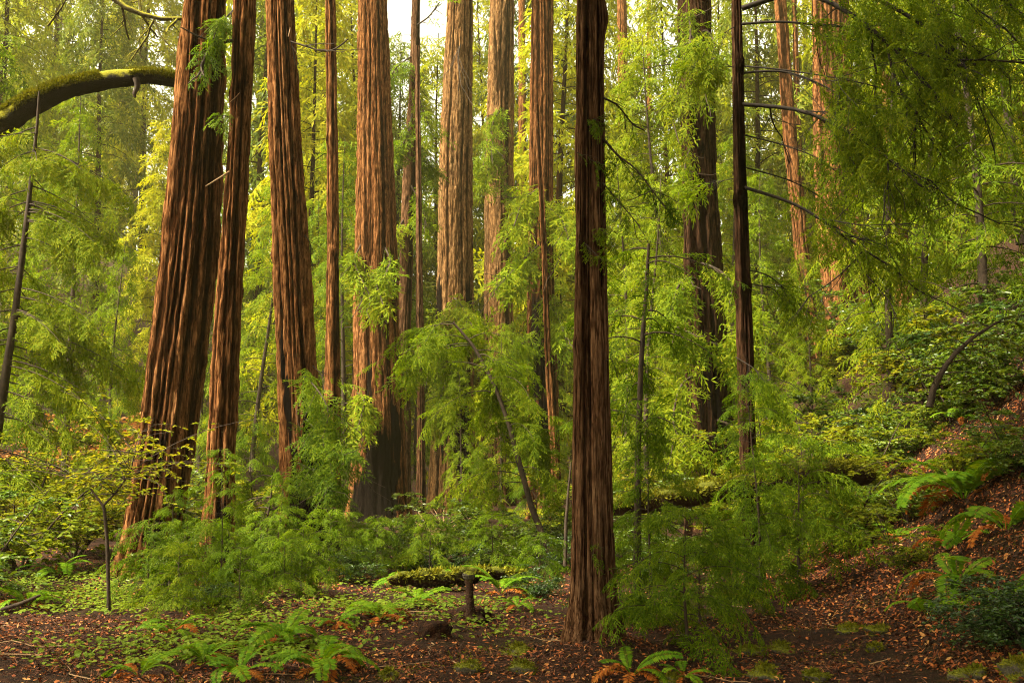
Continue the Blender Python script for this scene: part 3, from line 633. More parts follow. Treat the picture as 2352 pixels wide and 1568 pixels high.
shr = [
 (120, 34.0, 'o', 0, 1.6, 'tan bush standing in for leaf litter on the far left slope, left of two'),  # dead-leaved bushes stand in for orange litter on the slope
 (265, 37.0, 'o', 0, 1.9, 'tan bush standing in for leaf litter on the far left slope, right of two'),
 (300, 31.0, 'o', 0, 1.0, 'low tan bush standing in for slope litter beside the thickest leaning redwood'),
 (60, 14.5, 'y', 0, 1.15, 'big leafy shrub with pale yellow-green leaves at the left edge'),
 (-60, 12.0, 'g', 0, 1.0, 'green shrub cut by the left edge of the view'),
 (180, 17.0, 'y', 1, 1.1, 'yellow-green shrub behind the small forked tree'),
 (330, 18.5, 'g', 1, 1.1, 'leafy shrub behind the foot of the thickest leaning redwood'),
 (60, 19.0, 'y', 1, 1.0, 'glowing low shrub deep at left beyond the leafy shrub'),
 (440, 20.0, 'y', 0, .9, 'yellow shrub in the gap beside the slim leaning redwood'),
 (600, 21.0, 'y', 1, .95, 'yellow-green shrub glowing between slim leaning and burn-hollow redwoods'),
 (880, 18.0, 'g', 2, .75, 'green shrub at the foot of the wide grooved redwood'),
 (1010, 18.0, 'g', 0, .8, 'green shrub behind the long mossy log'),
 (1130, 17.0, 'g', 1, .75, 'bright green low shrub behind the fern by the mossy log'),
 (1230, 18.5, 'g', 2, .85, 'leafy shrub left of the nearest trunk'),
 (790, 17.0, 'g', 1, .62, 'low green bush right of the burnt foot'),
 (800, 13.4, 'd', 0, .5, 'dark leafy low shrub left of the long mossy log'),
 (1230, 12.6, 'd', 1, .45, 'dark leafy low shrub right of the small spreading fern'),
 (500, 11.6, 'd', 0, .4, 'dark leafy low shrub at the edge of the clover'),
 (380, 13.2, 'g', 1, .5, 'bright leafy low shrub right behind the small forked tree stem'),
 (1520, 14.0, 'g', 2, .7, 'leafy shrub behind the upright sapling, under the raised mossy trunk'),
 (930, 15.6, 'g', 2, .55, 'low bush just behind the left end of the long mossy log'),
 (1045, 15.2, 'd', 1, .6, 'dark low bush just behind the middle of the long mossy log'),
 (1180, 15.4, 'g', 0, .5, 'low bush just behind the right end of the long mossy log'),
 (1275, 16.5, 'd', 0, .7, 'shaded bush touching the left edge of the nearest trunk'),
 (690, 14.6, 'd', 1, .55, 'dark low bush in front of the burnt foot'),
 (560, 15.5, 'y', 1, .6, 'low yellow-green bush between the slim leaning trunk and the burnt foot'),
 (1290, 22.0, 'y', 0, .9, 'yellow shrub peeping out left of the nearest trunk'),
 (1450, 18.0, 'g', 0, 1.0, 'shrub behind the dark-stemmed sapling'),
 (1530, 24.0, 'y', 1, 1.2, 'yellow-green shrub left of the thick dark redwood foot'),
 (1750, 19.0, 'y', 0, 1.3, 'yellow-green shrub right of the thin dark redwood'),
 (1860, 17.0, 'y', 1, 1.25, 'brightest yellow shrub at the foot of the right slope'),
 (1950, 15.0, 'y', 0, 1.0, 'yellowing bush hanging over the litter bank'),
 (1985, 31.0, 'g', 0, 1.7, 'bush hiding the foot of the broad old slope trunk'),
 (2075, 27.0, 'g', 2, 1.6, 'bush right of the foot of the broad old slope trunk'),
 (1880, 32.0, 'y', 1, 1.7, 'yellow-green bush under the leaning pale trunk'),
 (2120, 24.0, 'd', 0, 1.8, 'dark bush below the small reddish trunk'),
 (1900, 22.0, 'g', 1, 1.3, 'green bush below the broad old slope trunk'),
 (2000, 20.0, 'd', 0, 1.5, 'dark bush above the reddish bare bank'),
 (2060, 17.5, 'g', 2, 1.0, 'green bush in the middle of the right slope'),
 (2190, 16.5, 'g', 0, 1.0, 'shrub with a crooked mossy stem on the right bank'),
 (2300, 15.5, 'g', 1, .95, 'shrub with scattered yellow leaves at the right edge'),
 (2150, 19.0, 'y', 1, 1.2, 'yellow-flecked bush high on the right slope'),
 (2280, 17.0, 'd', 1, 1.6, 'dark green bush high at the right edge'),
 (2400, 17.0, 'g', 2, 1.2, 'leafy bush running out of the right edge'),
 (2330, 11.8, 'g', 0, .6, 'bright green low bush high on the litter bank, right edge'),
 (2210, 13.2, 'y', 1, .55, 'yellow-leaved low bush on the litter bank under the crooked stem'),
 (2080, 13.6, 'g', 2, .6, 'green low bush at the left rim of the litter bank'),
 (2060, 11.6, 'y', 0, .4, 'little yellow-green bush at the foot of the litter bank'),
 (2250, 7.9, 'd', 0, .62, 'glossy dark green shrub among ferns at the lower right'),
 (2340, 7.5, 'd', 1, .60, 'dark leafy shrub in the bottom right corner'),
]
rs = np.random.RandomState(8)
for px, Y, kd, k, sc, lb in shr:
    x = byp(px, Y); p = SHR[kd][k]; o = thing('leafy_shrub', lb, 'shrub', (x, Y, gz(x, Y)), rs.uniform(0, 6.3), sc, 'broad-leaved shrubs')
    link('stem', p[0], o); link('foliage', p[1], o)

# ------------------------------------------------------------------ ferns
def frond(seed, L, curl, dead):
    rs = np.random.RandomState(seed); mb = MB(); n = 34; s = np.linspace(0, 1, 12)
    ang = R(72) - s * curl; dx = np.cumsum(np.cos(ang)) * L / 12; dz = np.cumsum(np.sin(ang)) * L / 12
    P = np.column_stack([dx, .05 * L * np.sin(s * 3) * rs.normal(), dz]); mb.tube(P, np.linspace(.004, .0015, 12), 4)
    for i_ in range(n):
        t = .14 + .86 * i_ / n; p, d = along(P, np.array([t])); ln = L * .165 * rs.choice([1, 1, 1, .75]) * (math.sin(PI * min(1, (1 - t) * .93 + .1)) ** .7) * rs.uniform(.85, 1.1)
        d = d[0]; up = np.cross(np.array([0, 1., 0]), d) * -1
        if up[2] < 0 and not dead: up = -up
        for sd in (-1, 1):
            e = d * .32 + np.array([0, sd * 1., 0]) + up * (-.12 if not dead else rs.uniform(-.6, .1)); e /= np.linalg.norm(e)
            v, q = rhomb(ln, L * .034); F = frames(e[None], up[None], rs.normal(0, .15, 1))[0]; mb.add(v @ F.T + p[0], q)
    return mb.mesh('fern_frond', M['fern_dead'] if dead else M['fern'])
FR = [frond(400 + k, .70, R(c), False) for k, c in enumerate((95, 115, 130, 80))]
FD = [frond(410 + k, .60, R(c), True) for k, c in enumerate((115, 140))]
def fern(loc, rz, sc, ng, nd, label, tilt=(0, 0)):
    rs = np.random.RandomState(int(abs(loc[0]) * 1000) % 9999); o = thing('sword_fern', label, 'fern', loc, rz, sc, 'ferns on the forest floor')
    for k in range(ng + nd):
        dead = k >= ng
        f = link('frond', (FD if dead else FR)[rs.randint(2 if dead else 4)], o, label='rust-brown dead frond' if dead else None)
        f.rotation_euler = (rs.normal(0, .2), rs.uniform(-.15, .35) + (.25 if dead else 0), 2 * PI * (k * .618) + rs.normal(0, .2)); q = rs.uniform(.75, 1.1); f.scale = (q, q, q)
    o.rotation_euler = (tilt[0], tilt[1], 0)
ferns = [
 (2280, 1050, .9, 8, 1, 'fern high on the litter bank above the right edge fern'),
 (2160, 1080, .8, 7, 1, 'lone fern in the middle of the litter bank'),
 (2050, 1130, .7, 6, 1, 'fern at the foot of the litter bank beside the dark bushes'),
 (960, 1390, .6, 7, 2, 'little fern before the left end of the long mossy log'),
 (1190, 1400, .5, 6, 2, 'little fern right of the small spreading fern'),
 (400, 1460, .6, 7, 3, 'small fern below the low redwood bush at lower left'),
 (2130, 1170, .9, 8, 2, 'fern left of the largest arching fern'),
 (470, 1530, .6, 8, 3, 'fern with flat spread fronds on the clover at the lower left'),
 (1010, 1345, .7, 7, 1, 'fern growing on top of the long mossy log'),
 (775, 1440, .5, 6, 6, 'rust and green fern between the fresh green fern and the half orange fern'),
 (1570, 1562, .45, 5, 3, 'small fern at the bottom edge under the hanging redwood bush'),
 (2060, 1240, .7, 6, 3, 'small fern on the litter path below the bank'),
 (2300, 1090, .9, 8, 3, 'fern at the right edge above the largest arching fern'),
 (60, 1400, .8, 7, 3, 'fern near the forked fallen branch at the left edge'),
 (650, 1480, .78, 13, 3, 'fresh green fern on the clover left of centre, half its fronds arching left'),
 (735, 1545, .80, 11, 6, 'large fern with rusty fronds at the bottom, left of centre'),
 (870, 1425, .72, 8, 6, 'half orange fern with one long green frond pointing right'),
 (1150, 1372, 1.0, 7, 2, 'small spreading fern in front of the long mossy log'),
 (550, 1562, .65, 7, 2, 'yellowing fern at the bottom edge beside the largest rusty fern'),
 (320, 1560, .62, 6, 4, 'small fern with red-brown fronds at the bottom left'),
 (1450, 1562, .72, 4, 7, 'mostly rust-brown fern at the bottom edge below the nearest trunk'),
 (2215, 1160, 1.7, 15, 3, 'largest arching fern on the right bank'),
 (2190, 1265, 1.1, 7, 1, 'upright fern just below the largest arching fern'),
 (2310, 1230, 1.2, 9, 2, 'yellowish fern at the right edge under the largest arching fern'),
 (2200, 1350, 1.1, 7, 2, 'fern rising out of the glossy dark shrub at the lower right'),
 (2135, 1420, .7, 5, 1, 'fern with hanging fronds at the left rim of the glossy dark shrub'),
 (2060, 985, .95, 8, 0, 'small bright fern below the yellowing bush'),
 (2120, 960, .9, 6, 1, 'fern beside the crooked mossy stem on the bank'),
 (2210, 970, .85, 6, 1, 'shaded fern on the litter right of the crooked mossy stem'),
 (2340, 1400, 1.1, 6, 1, 'fern at the right edge above the bottom corner shrub'),
 (940, 1350, .7, 5, 1, 'faint fern at the left end of the long mossy log'),
 (130, 1330, .9, 7, 1, 'low fern under the left leafy shrub'),
]
for px, py, sc, ng, nd, lb in ferns: fern(gpt(px, py), rs.uniform(0, 6), sc, ng, nd, lb)

# ------------------------------------------------------------------ the mossy bough at the left
def noisy_tube(P, r, seg, amp, seed, n=60, ends=False):
    P = np.asarray(P, float); s = np.linspace(0, 1, len(P)); S_ = np.linspace(0, 1, n)
    Q = np.column_stack([np.interp(S_, s, P[:, k]) for k in range(3)]); rr = np.interp(S_, s, r)
    if ends: rr = rr * np.minimum(1, np.sqrt(np.minimum(S_, 1 - S_) / .05) + .05)
    for _ in range(3): Q[1:-1] = (Q[:-2] + 2 * Q[1:-1] + Q[2:]) / 4
    mb = MB(); mb.tube(Q, rr, seg); V = mb.V[0]; C = np.repeat(Q, seg, 0); d = V - C
    U = np.tile(np.arange(seg) / seg, n) * 6; Z = np.repeat(np.arange(n), seg) / 3.
    d = d * (1 + amp * (vnoise(U, Z, 6, seed) - .5) * 2 + amp * .6 * (vnoise(U * 3, Z * 3, 18, seed + 1) - .5) * 2)[:, None]; mb.V[0] = C + d
    return mb, Q, rr
def tufts(Q, rr, n, rs, L=.03, lo=-.15):
    """moss standing on the upper side of a limb"""
    mb = MB(); s = rs.rand(n); k = s * (len(Q) - 1.001); i_ = k.astype(int); f = (k - i_)[:, None]
    C = Q[i_] * (1 - f) + Q[i_ + 1] * f; r = np.interp(k, np.arange(len(Q)), rr); t = unit(Q[i_ + 1] - Q[i_]); up = np.array([0, 0, 1.]); sd = unit(np.cross(t, np.tile(up, (n, 1)))); u2 = np.cross(sd, t)
    a = rs.normal(0, .65, n) + .6; nrm = u2 * np.cos(a)[:, None] + sd * np.sin(a)[:, None]
    ok = (nrm[:, 2] > lo) & (vnoise(s * 14, a * 1.5 + 9, None, 3) > .42); T = C + nrm * r[:, None] * .97; D = nrm + rs.normal(0, .6, (n, 3)); D = D[ok]; T = T[ok]
    scatter(mb, [rhomb(L, L * .4), rhomb(L * 1.4, L * .45)], rs, T, D, rs.uniform(.5, 1.5, len(T)), roll=1.5); return mb
rs = np.random.RandomState(31)
YB = 15.4
bp = [(-900, 1250), (-620, 860), (-380, 590), (-180, 410), (0, 288), (70, 240), (150, 204), (240, 178), (330, 164), (410, 162), (470, 170)]
bh = [60, 52, 44, 36, 30, 28, 24, 21, 18, 16.5, 16.5]
PB = np.array([at(a, b, YB) for a, b in bp]); rB = np.array(bh) / FPX * YB; PB[:, 1] += np.array([-2, -1.5, -1, -.5, 0, 0, 0, .1, .2, .5, .9])
mb, Q, rr = noisy_tube(PB, rB, 22, .07, 3, 110)
bay = thing('leaning_tree', 'arching moss-covered bough at upper left reaching the thickest leaning redwood', 'tree', (0, 0, 0))
link('trunk', mb.mesh('mossy_bough', M['mossbough'], True), bay)
link('moss', tufts(Q, rr, 40000, rs, .035).mesh('moss_fur', M['moss_tuft']), bay)
mb, _, _ = noisy_tube([at(312, 180, YB), at(316, 200, YB), at(308, 215, YB), at(310, 224, YB)], [.055, .045, .035, .02], 8, .2, 9, 14)
link('branch_stub', mb.mesh('stub', M['twig'], True), bay)
def twig_tree(pts, r, Y, rs, depth=2, n=5, mb=None, spread=1.0):
    mb = mb or MB(); P = np.array(pts); mb.tube(P, np.linspace(r, r * .55, len(P)), 6)
    if depth:
        for k in range(n):
            s0 = rs.uniform(.1, 1); p, d = along(P, np.array([s0])); L = np.linalg.norm(P[-1] - P[0]) * rs.uniform(.25, .6)
            e = unit(d[0] + rs.normal(0, .6, 3) * spread + np.array([0, 0, -.25])); t = np.linspace(0, 1, 6)[:, None]
            C = p[0] + e * L * t + np.cumsum(rs.normal(0, .045 * L, (6, 3)), 0) * t
            twig_tree(C, r * .45, Y, rs, depth - 1, n, mb, spread)
    return mb
YU = 16.2
for k, (pts, r) in enumerate([([(248, -12), (290, 18), (330, 34), (372, 44), (416, 43)], .055), ([(325, 35), (318, -10), (300, -40)], .03), ([(355, 44), (345, 62), (340, 82), (322, 108), (300, 140)], .022), ([(355, 46), (368, 80), (395, 112), (412, 122)], .018), ([(417, 48), (414, 80), (416, 130)], .015), ([(110, 60), (140, 20), (160, -15)], .02), ([(40, -10), (95, 12), (130, 35), (100, 62)], .012)]):
    mb = twig_tree([at(a, b, YU) for a, b in pts], r, YU, rs, 2, 4)
    link('branch', mb.mesh('mossy_branch', M['mosstwig'], True), bay)

# slanting dark conifer at the far left
o = thing('slanting_conifer', 'slender dark stem slanting up at the left edge with drooping green branches', 'tree', (0, 0, 0))
YS = 15.0; sp = [(-60, 1250), (-22, 1060), (4, 920), (28, 760), (45, 640), (62, 500), (77, 365), (86, 280), (90, 210)]
P = np.array([at(a, b, YS) for a, b in sp]); mb, Qs, rr = noisy_tube(P, np.array([26, 22, 17, 13, 11, 9, 7, 5, 3]) / 2 / FPX * YS * 1.35, 9, .12, 4, 50)
link('trunk', mb.mesh('slanting_stem', M['twig'], True), o)
Fm = MB(); W = MB(); TT, DD = [], []
for k in range(70):
    s0 = rs.uniform(.12, .86); p, d = along(Qs, np.array([s0])); az = rs.choice([rs.uniform(-.7, .7), rs.uniform(2.4, 3.9), rs.uniform(0, 6.3)], p=[.6, .25, .15]); L = rs.uniform(.7, 1.9) * (1.25 - .6 * s0)
    B = limb(rs, p[0], az, L, -.15, .28, 7, .1); W.tube(B, np.linspace(.012, .003, 7), 4); kk = int(L * 12); T, D = along(B, rs.uniform(.2, 1, kk)); a = rs.choice([-1, 1], kk) * np.radians(rs.uniform(15, 60, kk))
    d2 = D.copy(); d2[:, 0] = D[:, 0] * np.cos(a) - D[:, 1] * np.sin(a); d2[:, 1] = D[:, 0] * np.sin(a) + D[:, 1] * np.cos(a); d2[:, 2] -= rs.uniform(0, .5, kk); TT.append(T); DD.append(d2)
T = np.concatenate(TT); scatter(Fm, SP_NEAR, rs, T, np.concatenate(DD), rs.uniform(.7, 1.1, len(T)), roll=.5)
link('branches', W.mesh('slanting_branches', M['twig'], True), o); link('crown', Fm.mesh('slanting_crown', M['redwood']), o)

# ------------------------------------------------------------------ limbs and sprays on the big trunks
def bough(key, pts, r, nspray, dY=0.0, mat='twig', ssc=(.7, 1.15), tm=None, fm='redwood_near', s_lo=.25, dep=1, name='branch', hang=.35, spread=.05, roll=.5):
    """a limb drawn through photo points, at the trunk's distance plus dY growing outwards"""
    tr = TR[key]; o = tr['obj']; base = tr['base']; n = len(pts)
    P = np.array([at(a, b, tr['Y'] - tr['Rr'](at(a, b, tr['Y'])[2]) * (.6 if k == 0 else 0) + dY * k / max(n - 1, 1)) for k, (a, b) in enumerate(pts)]) - base
    s = np.linspace(0, 1, n); S_ = np.linspace(0, 1, max(12, n * 3)); Q = np.column_stack([np.interp(S_, s, P[:, k]) for k in range(3)])
    for _ in range(2): Q[1:-1] = (Q[:-2] + 2 * Q[1:-1] + Q[2:]) / 4
    mb = twig_tree(Q, r, 0, rs, dep, 6, None, .8); b = link(name, mb.mesh('limb', M[mat], True), o)
    if nspray:
        F = MB(); T, D = along(Q, s_lo + (1 - s_lo) * rs.rand(nspray)); D = D + rs.normal(0, .45, D.shape); D[:, 2] -= rs.uniform(0, hang * 2, nspray)
        L = np.linalg.norm(Q[-1] - Q[0]); T = T + rs.normal(0, spread * L, T.shape)
        scatter(F, tm or SP_NEAR, rs, T, D, rs.uniform(*ssc, nspray), roll=roll); link('foliage', F.mesh('limb_sprays', M[fm]), b)
    return b
# bare black limbs of the thin dark redwood
for pts, r, ns, dY in [
 ([(1700, 56), (1800, 48), (1920, 64), (2040, 58)], .035, 60, -.6),
 ([(1704, 152), (1780, 158), (1880, 172), (2010, 196), (2100, 230)], .022, 90, -1.2),
 ([(1705, 168), (1800, 160), (1880, 190), (1950, 230), (1990, 300), (2010, 360)], .030, 90, -.8), ([(1708, 310), (1790, 330), (1880, 360), (1950, 420)], .020, 30, -.5),
 ([(1712, 385), (1800, 408), (1870, 440), (1920, 480)], .020, 40, .6), ([(1716, 620), (1760, 628), (1800, 660), (1860, 720)], .018, 25, .5),
 ([(1716, 650), (1780, 662), (1840, 730)], .016, 20, .8), ([(1690, 155), (1650, 150), (1620, 165)], .012, 15, -.4), ([(1685, 410), (1640, 420), (1600, 430)], .012, 12, .3),
 ([(1690, 820), (1740, 850), (1790, 930)], .016, 40, -.8), ([(1690, 60), (1640, 90), (1600, 150)], .012, 40, -.6)]:
    bough('M', pts, r * .55, int(ns * .6), dY, mat='twig_dark', s_lo=.45, dep=2, spread=.07, fm='redwood')
# leafy ends hanging over the slope
for pts, r, ns, dY in [([(1704, 20), (1850, -30), (2000, 60), (2120, 180), (2200, 290)], .04, 330, -1.6), ([(1704, -40), (1900, -60), (2100, 40), (2240, 150)], .04, 330, -1.2), ([(1706, 240), (1850, 250), (2000, 330), (2120, 430)], .03, 300, -1.5),
 ([(1708, 430), (1840, 470), (1960, 560), (2060, 620)], .025, 180, -.8), ([(1704, -120), (1950, -160), (2200, -80), (2380, 60)], .04, 300, -1.0)]:
    bough('M', pts, r, int(ns * .5), dY, mat='twig_dark', s_lo=.45, dep=2, spread=.08, fm='redwood', hang=.12, roll=.2)
# sprays veiling the thick dark redwood
for n_, (pts, r, ns, dY) in enumerate([([(1600, 60), (1580, 20), (1590, 90), (1560, 150)], .03, 110, -1.6), ([(1600, 100), (1620, 60), (1650, 110), (1610, 200)], .03, 120, -1.6), ([(1590, 180), (1560, 200), (1540, 260), (1560, 330)], .02, 90, -1.4),
 ([(1600, 600), (1660, 620), (1720, 700), (1700, 800)], .03, 160, -2.4), ([(1600, 640), (1560, 640), (1540, 720), (1580, 800)], .03, 160, -2.2), ([(1610, 780), (1680, 800), (1750, 880), (1760, 960)], .03, 170, -2.6), ([(1600, 860), (1560, 880), (1540, 980), (1590, 1050)], .03, 150, -2.4), ([(1630, 960), (1700, 980), (1770, 1050), (1760, 1130)], .03, 170, -2.8), ([(1590, 330), (1570, 380), (1590, 440)], .02, 40, -1.2)]):
    bough('L', pts, r, int(ns * (.3 if n_ < 3 else .42)), dY, ssc=(.7, 1.2), tm=SP_MID, fm='redwood', s_lo=.2)
# nearest trunk: little shoots and two bare twigs
for pts, r, ns, dY in [([(1385, 318), (1420, 360), (1460, 385), (1500, 440), (1530, 480)], .012, 22, -.3), ([(1340, 275), (1350, 270), (1370, 275)], .006, 9, -.15), ([(1385, 420), (1410, 450), (1470, 520)], .008, 10, -.3), ([(1350, 530), (1370, 520), (1400, 540)], .006, 10, -.2), ([(1330, 550), (1345, 560), (1385, 600)], .006, 9, -.25), ([(1365, 1230), (1372, 1235), (1360, 1275)], .004, 5, -.25), ([(1385, 225), (1420, 240), (1450, 285), (1480, 300)], .010, 3, .2), ([(1325, 350), (1350, 365), (1390, 380)], .005, 6, -.2), ([(1390, 830), (1405, 820), (1420, 870)], .005, 6, -.1)]:
    bough('K', pts, r, ns, dY, ssc=(.3, .6), s_lo=.1)
# slim leaning redwood: green shoots and broken snags
bough('B', [(535, 95), (515, 95), (490, 100), (470, 130), (462, 165)], .03, 20, -.6, s_lo=.0, ssc=(.6, 1.0))
bough('B', [(540, 20), (520, 40), (500, 60), (490, 90)], .015, 22, -.5, s_lo=.0, ssc=(.6, 1.0)); bough('B', [(530, 270), (515, 265), (490, 268)], .008, 10, -.5, s_lo=0, ssc=(.4, .7))
bough('B', [(530, 392), (510, 405), (472, 428)], .014, 0, -.4, mat='twig_pale', dep=0, name='snag'); bough('B', [(552, 180), (558, 205), (540, 225), (528, 235)], .006, 0, -.3, mat='twig_pale', dep=0, name='snag')
bough('C', [(655, 70), (665, 80), (660, 95), (700, 105), (740, 120), (770, 115), (800, 90)], .02, 0, -.5, dep=1, name='snag'); bough('C', [(655, 45), (668, 60), (662, 85)], .012, 0, -.3, mat='twig_pale', dep=0, name='snag')
bough('C', [(700, 540), (715, 560), (712, 600), (725, 615)], .012, 0, .4, dep=1, name='snag'); bough('C', [(718, 840), (740, 860), (745, 900)], .010, 0, -.4, dep=1, name='snag')
for pts, ns, dY in [([(690, 860), (720, 880), (760, 940), (740, 1010)], 60, -2.2), ([(700, 960), (740, 1000), (780, 1050)], 60, -2.4), ([(680, 1060), (720, 1080), (760, 1120)], 60, -2.4)]: bough('C', pts, .012, ns, dY, ssc=(.8, 1.2), s_lo=.1)
# hanging boughs on the far trunks
for key, lst in {'E': [([(830, 560), (810, 600), (850, 680)], 60, -1.5), ([(830, 620), (860, 640), (880, 700)], 50, -1.8), ([(820, 900), (840, 920), (820, 990)], 60, -1.8), ([(880, 560), (900, 600), (880, 640)], 30, -1.5)],
 'I': [([(1170, 240), (1140, 260), (1120, 320), (1110, 380)], 120, -2.0), ([(1160, 330), (1130, 350), (1115, 420)], 90, -2.0), ([(1140, 420), (1180, 440), (1190, 480)], 60, -2)],
 'J': [([(1240, 430), (1200, 460), (1180, 520)], 130, -3), ([(1250, 470), (1290, 500), (1310, 560)], 130, -3), ([(1240, 560), (1200, 600), (1160, 640)], 140, -3.5), ([(1240, 680), (1280, 720), (1300, 780)], 120, -3), ([(1230, 760), (1190, 800), (1170, 860)], 120, -3)],
 'F': [([(950, 250), (930, 330), (900, 350)], 60, -1), ([(950, 180), (970, 250), (990, 300)], 50, -1), ([(940, 420), (970, 470), (980, 520)], 50, -1), ([(955, 60), (985, 40), (1010, 5)], 6, -.5), ([(945, 130), (915, 150), (900, 170)], 40, -1), ([(930, 500), (905, 540), (890, 560)], 50, -1), ([(945, 320), (975, 370), (1000, 390)], 60, .6)],
 'H': [([(1040, 680), (1060, 700), (1090, 760)], 140, -3), ([(1030, 720), (1000, 760), (980, 830)], 140, -3), ([(1050, 840), (1020, 880), (1000, 960)], 160, -3.4), ([(1070, 60), (1050, 130), (1060, 200)], 0, -1.2)]}.items():
    for pts, ns, dY in lst: bough(key, pts, .03, int(ns * .5), dY, ssc=(.9, 1.5), tm=SP_MID, fm='redwood', s_lo=.1, dep=1)

# ------------------------------------------------------------------ small trees with a stem of their own
o = thing('forked_tree', 'small forked tree with thin dark stem and pale green leaves, lower left', 'tree', (0, 0, 0))
YF = 11.2; mb = MB()
for pts, r in [([(250, 1400), (249, 1330), (246, 1240), (240, 1170), (236, 1158)], (.022, .018)), ([(236, 1160), (222, 1140), (205, 1118), (180, 1105)], (.015, .009)), ([(238, 1160), (262, 1135), (285, 1105), (300, 1082), (310, 1040)], (.014, .008))]:
    P = np.array([at(a, b, YF) for a, b in pts]); mb.tube(P, np.linspace(r[0], r[1], len(P)), 7)
W = mb; Lf = MB(); TT, DD = [], []
for (a, b, L0) in [(180, 1105, 1.0), (205, 1118, .8), (300, 1082, 1.0), (310, 1040, 1.0), (262, 1135, .7), (285, 1100, .9), (190, 1110, 1.0)]:
    for k in range(7):
        B = limb(rs, at(a, b, YF), rs.uniform(0, 6.3), L0 * rs.uniform(.5, 1.45), rs.uniform(.0, 1.1), .35, 7, .35); W.tube(B, np.linspace(.006, .002, 7), 4)
        for e in range(4):
            p2, _ = along(B, np.array([rs.uniform(.25, 1)])); E = limb(rs, p2[0], rs.uniform(0, 6.3), rs.uniform(.15, .35), rs.uniform(-.1, .4), .3, 5, .3); W.tube(E, np.linspace(.003, .001, 5), 3)
            T, D = along(E, rs.uniform(.1, 1, 10)); D = D + rs.normal(0, .6, D.shape); D[:, 2] *= .4; TT.append(T); DD.append(D)
T = np.concatenate(TT); scatter(Lf, LEAF_S, rs, T, np.concatenate(DD), rs.uniform(.6, .95, len(T)), roll=.5)
link('trunk', W.mesh('forked_stem', M['twig'], True), o); link('foliage', Lf.mesh('forked_leaves', M['broad_yellow']), o)

def stem_thing(name, label, pts, Y, r, ns=0, tm=None, fm='redwood', ssc=(.7, 1.1), nb=0, bl=1.2, cat='sapling', mat='twig'):
    o = thing(name, label, cat, (0, 0, 0)); P = np.array([at(a, b, Y) for a, b in pts]); mb, Q, rr = noisy_tube(P, np.linspace(r, r * .35, len(P)), 7, .12, 5, 40); F = MB(); TT, DD = [], []
    for k in range(nb):
        s0 = rs.uniform(.2, 1); p, d = along(Q, np.array([s0])); L = bl * rs.uniform(.4, 1.1); B = limb(rs, p[0], rs.uniform(0, 6.3), L, rs.uniform(.1, .5), .6, 7, .15); mb.tube(B, np.linspace(.010, .003, 7), 4)
        kk = max(3, int(ns * L)); T, D = along(B, rs.uniform(.15, 1, kk)); D = D + rs.normal(0, .45, D.shape); D[:, 2] -= .2; TT.append(T); DD.append(D)
    link('trunk', mb.mesh('stem', M[mat], True), o)
    if TT: T = np.concatenate(TT); scatter(F, tm, rs, T, np.concatenate(DD), rs.uniform(*ssc, len(T)), roll=.5); link('crown', F.mesh('stem_crown', M[fm]), o)
stem_thing('leaning_sapling', 'dark leaning sapling stem curving up left through the middle thicket', [(1262, 1265), (1222, 1170), (1195, 1070), (1165, 960), (1130, 870), (1085, 790), (1040, 740)], 17.5, .06, 13, SP_NEAR, 'redwood', (.8, 1.2), 34, 1.4)
stem_thing('upright_sapling', 'straight dark stem with thin level branches right of the nearest trunk', [(1462, 1440), (1464, 1200), (1466, 1000), (1474, 800), (1485, 660), (1490, 560)], 10.6, .045, 8, SP_NEAR, 'redwood_near', (.6, 1.0), 18, 1.0)
stem_thing('bare_sapling', 'thin bare curved stem close to the left edge of the nearest trunk', [(1298, 1300), (1300, 1200), (1306, 1120), (1312, 1060)], 14.0, .03)
stem_thing('twisted_sapling', 'thin dark stem leaning right in the bright slot right of the slim redwood', [(566, 1370), (575, 1320), (592, 1260), (612, 1200), (622, 1150), (626, 1090)], 14.2, .03, 8, SP_NEAR, 'redwood_near', (.6, 1.0), 14, .8)
stem_thing('crooked_sapling', 'crooked dark mossy stem rising from the litter bank at right', [(2135, 935), (2145, 890), (2165, 850), (2195, 810), (2235, 775), (2290, 740)], 12.6, .05, 90, LEAF_S, 'broad', (.7, 1.1), 16, 1.0)

# ------------------------------------------------------------------ logs, post, stones
def log(name, label, pts, r, mat, Y=None, seed=1, amp=.12, moss=0, cat='log'):
    P = np.array(pts); mb, Q, rr = noisy_tube(P, np.array(r), 18, amp, seed, 60, True); o = link(name, mb.mesh(name, M[mat], True)); tag(o, label, cat)
    # end grain
    if moss: link('moss', tufts(Q, rr, moss, rs, .04).mesh('log_moss', M['moss_tuft']), o)
    return o
g1 = gpt(880, 1372); g2 = gpt(1215, 1362)
log('fallen_log', 'long mossy fallen log behind the small spreading fern', [g1 + [0, .3, .16], g1 * .66 + g2 * .34 + [0, .3, .18], g1 * .33 + g2 * .67 + [0, .25, .22], g2 + [0, .2, .2]], [.06, .10, .085, .06], 'mosslog', moss=1500, amp=.45)
log('leaning_log', 'mossy fallen trunk lying raised behind the nearest trunk', [at(1380, 1166, 12.6), at(1520, 1150, 12.8), at(1640, 1128, 13.2), at(1760, 1100, 13.6), at(1880, 1082, 14.2), at(2010, 1090, 15.0)], [.12, .13, .14, .16, .18, .16], 'mosslog', seed=2, moss=6000)
log('thin_log', 'thin yellow mossy log lying low at left behind the forked tree', [at(60, 1345, 14.2), at(150, 1330, 14.2), at(255, 1328, 14.4)], [.05, .06, .06], 'mosstwig', seed=3)
log('fallen_branch', 'dark forked fallen branch lying at the left edge', [at(0, 1400, 10.4), at(50, 1385, 10.4), at(95, 1365, 10.5)], [.02, .022, .012], 'twig', seed=4, cat='branch')
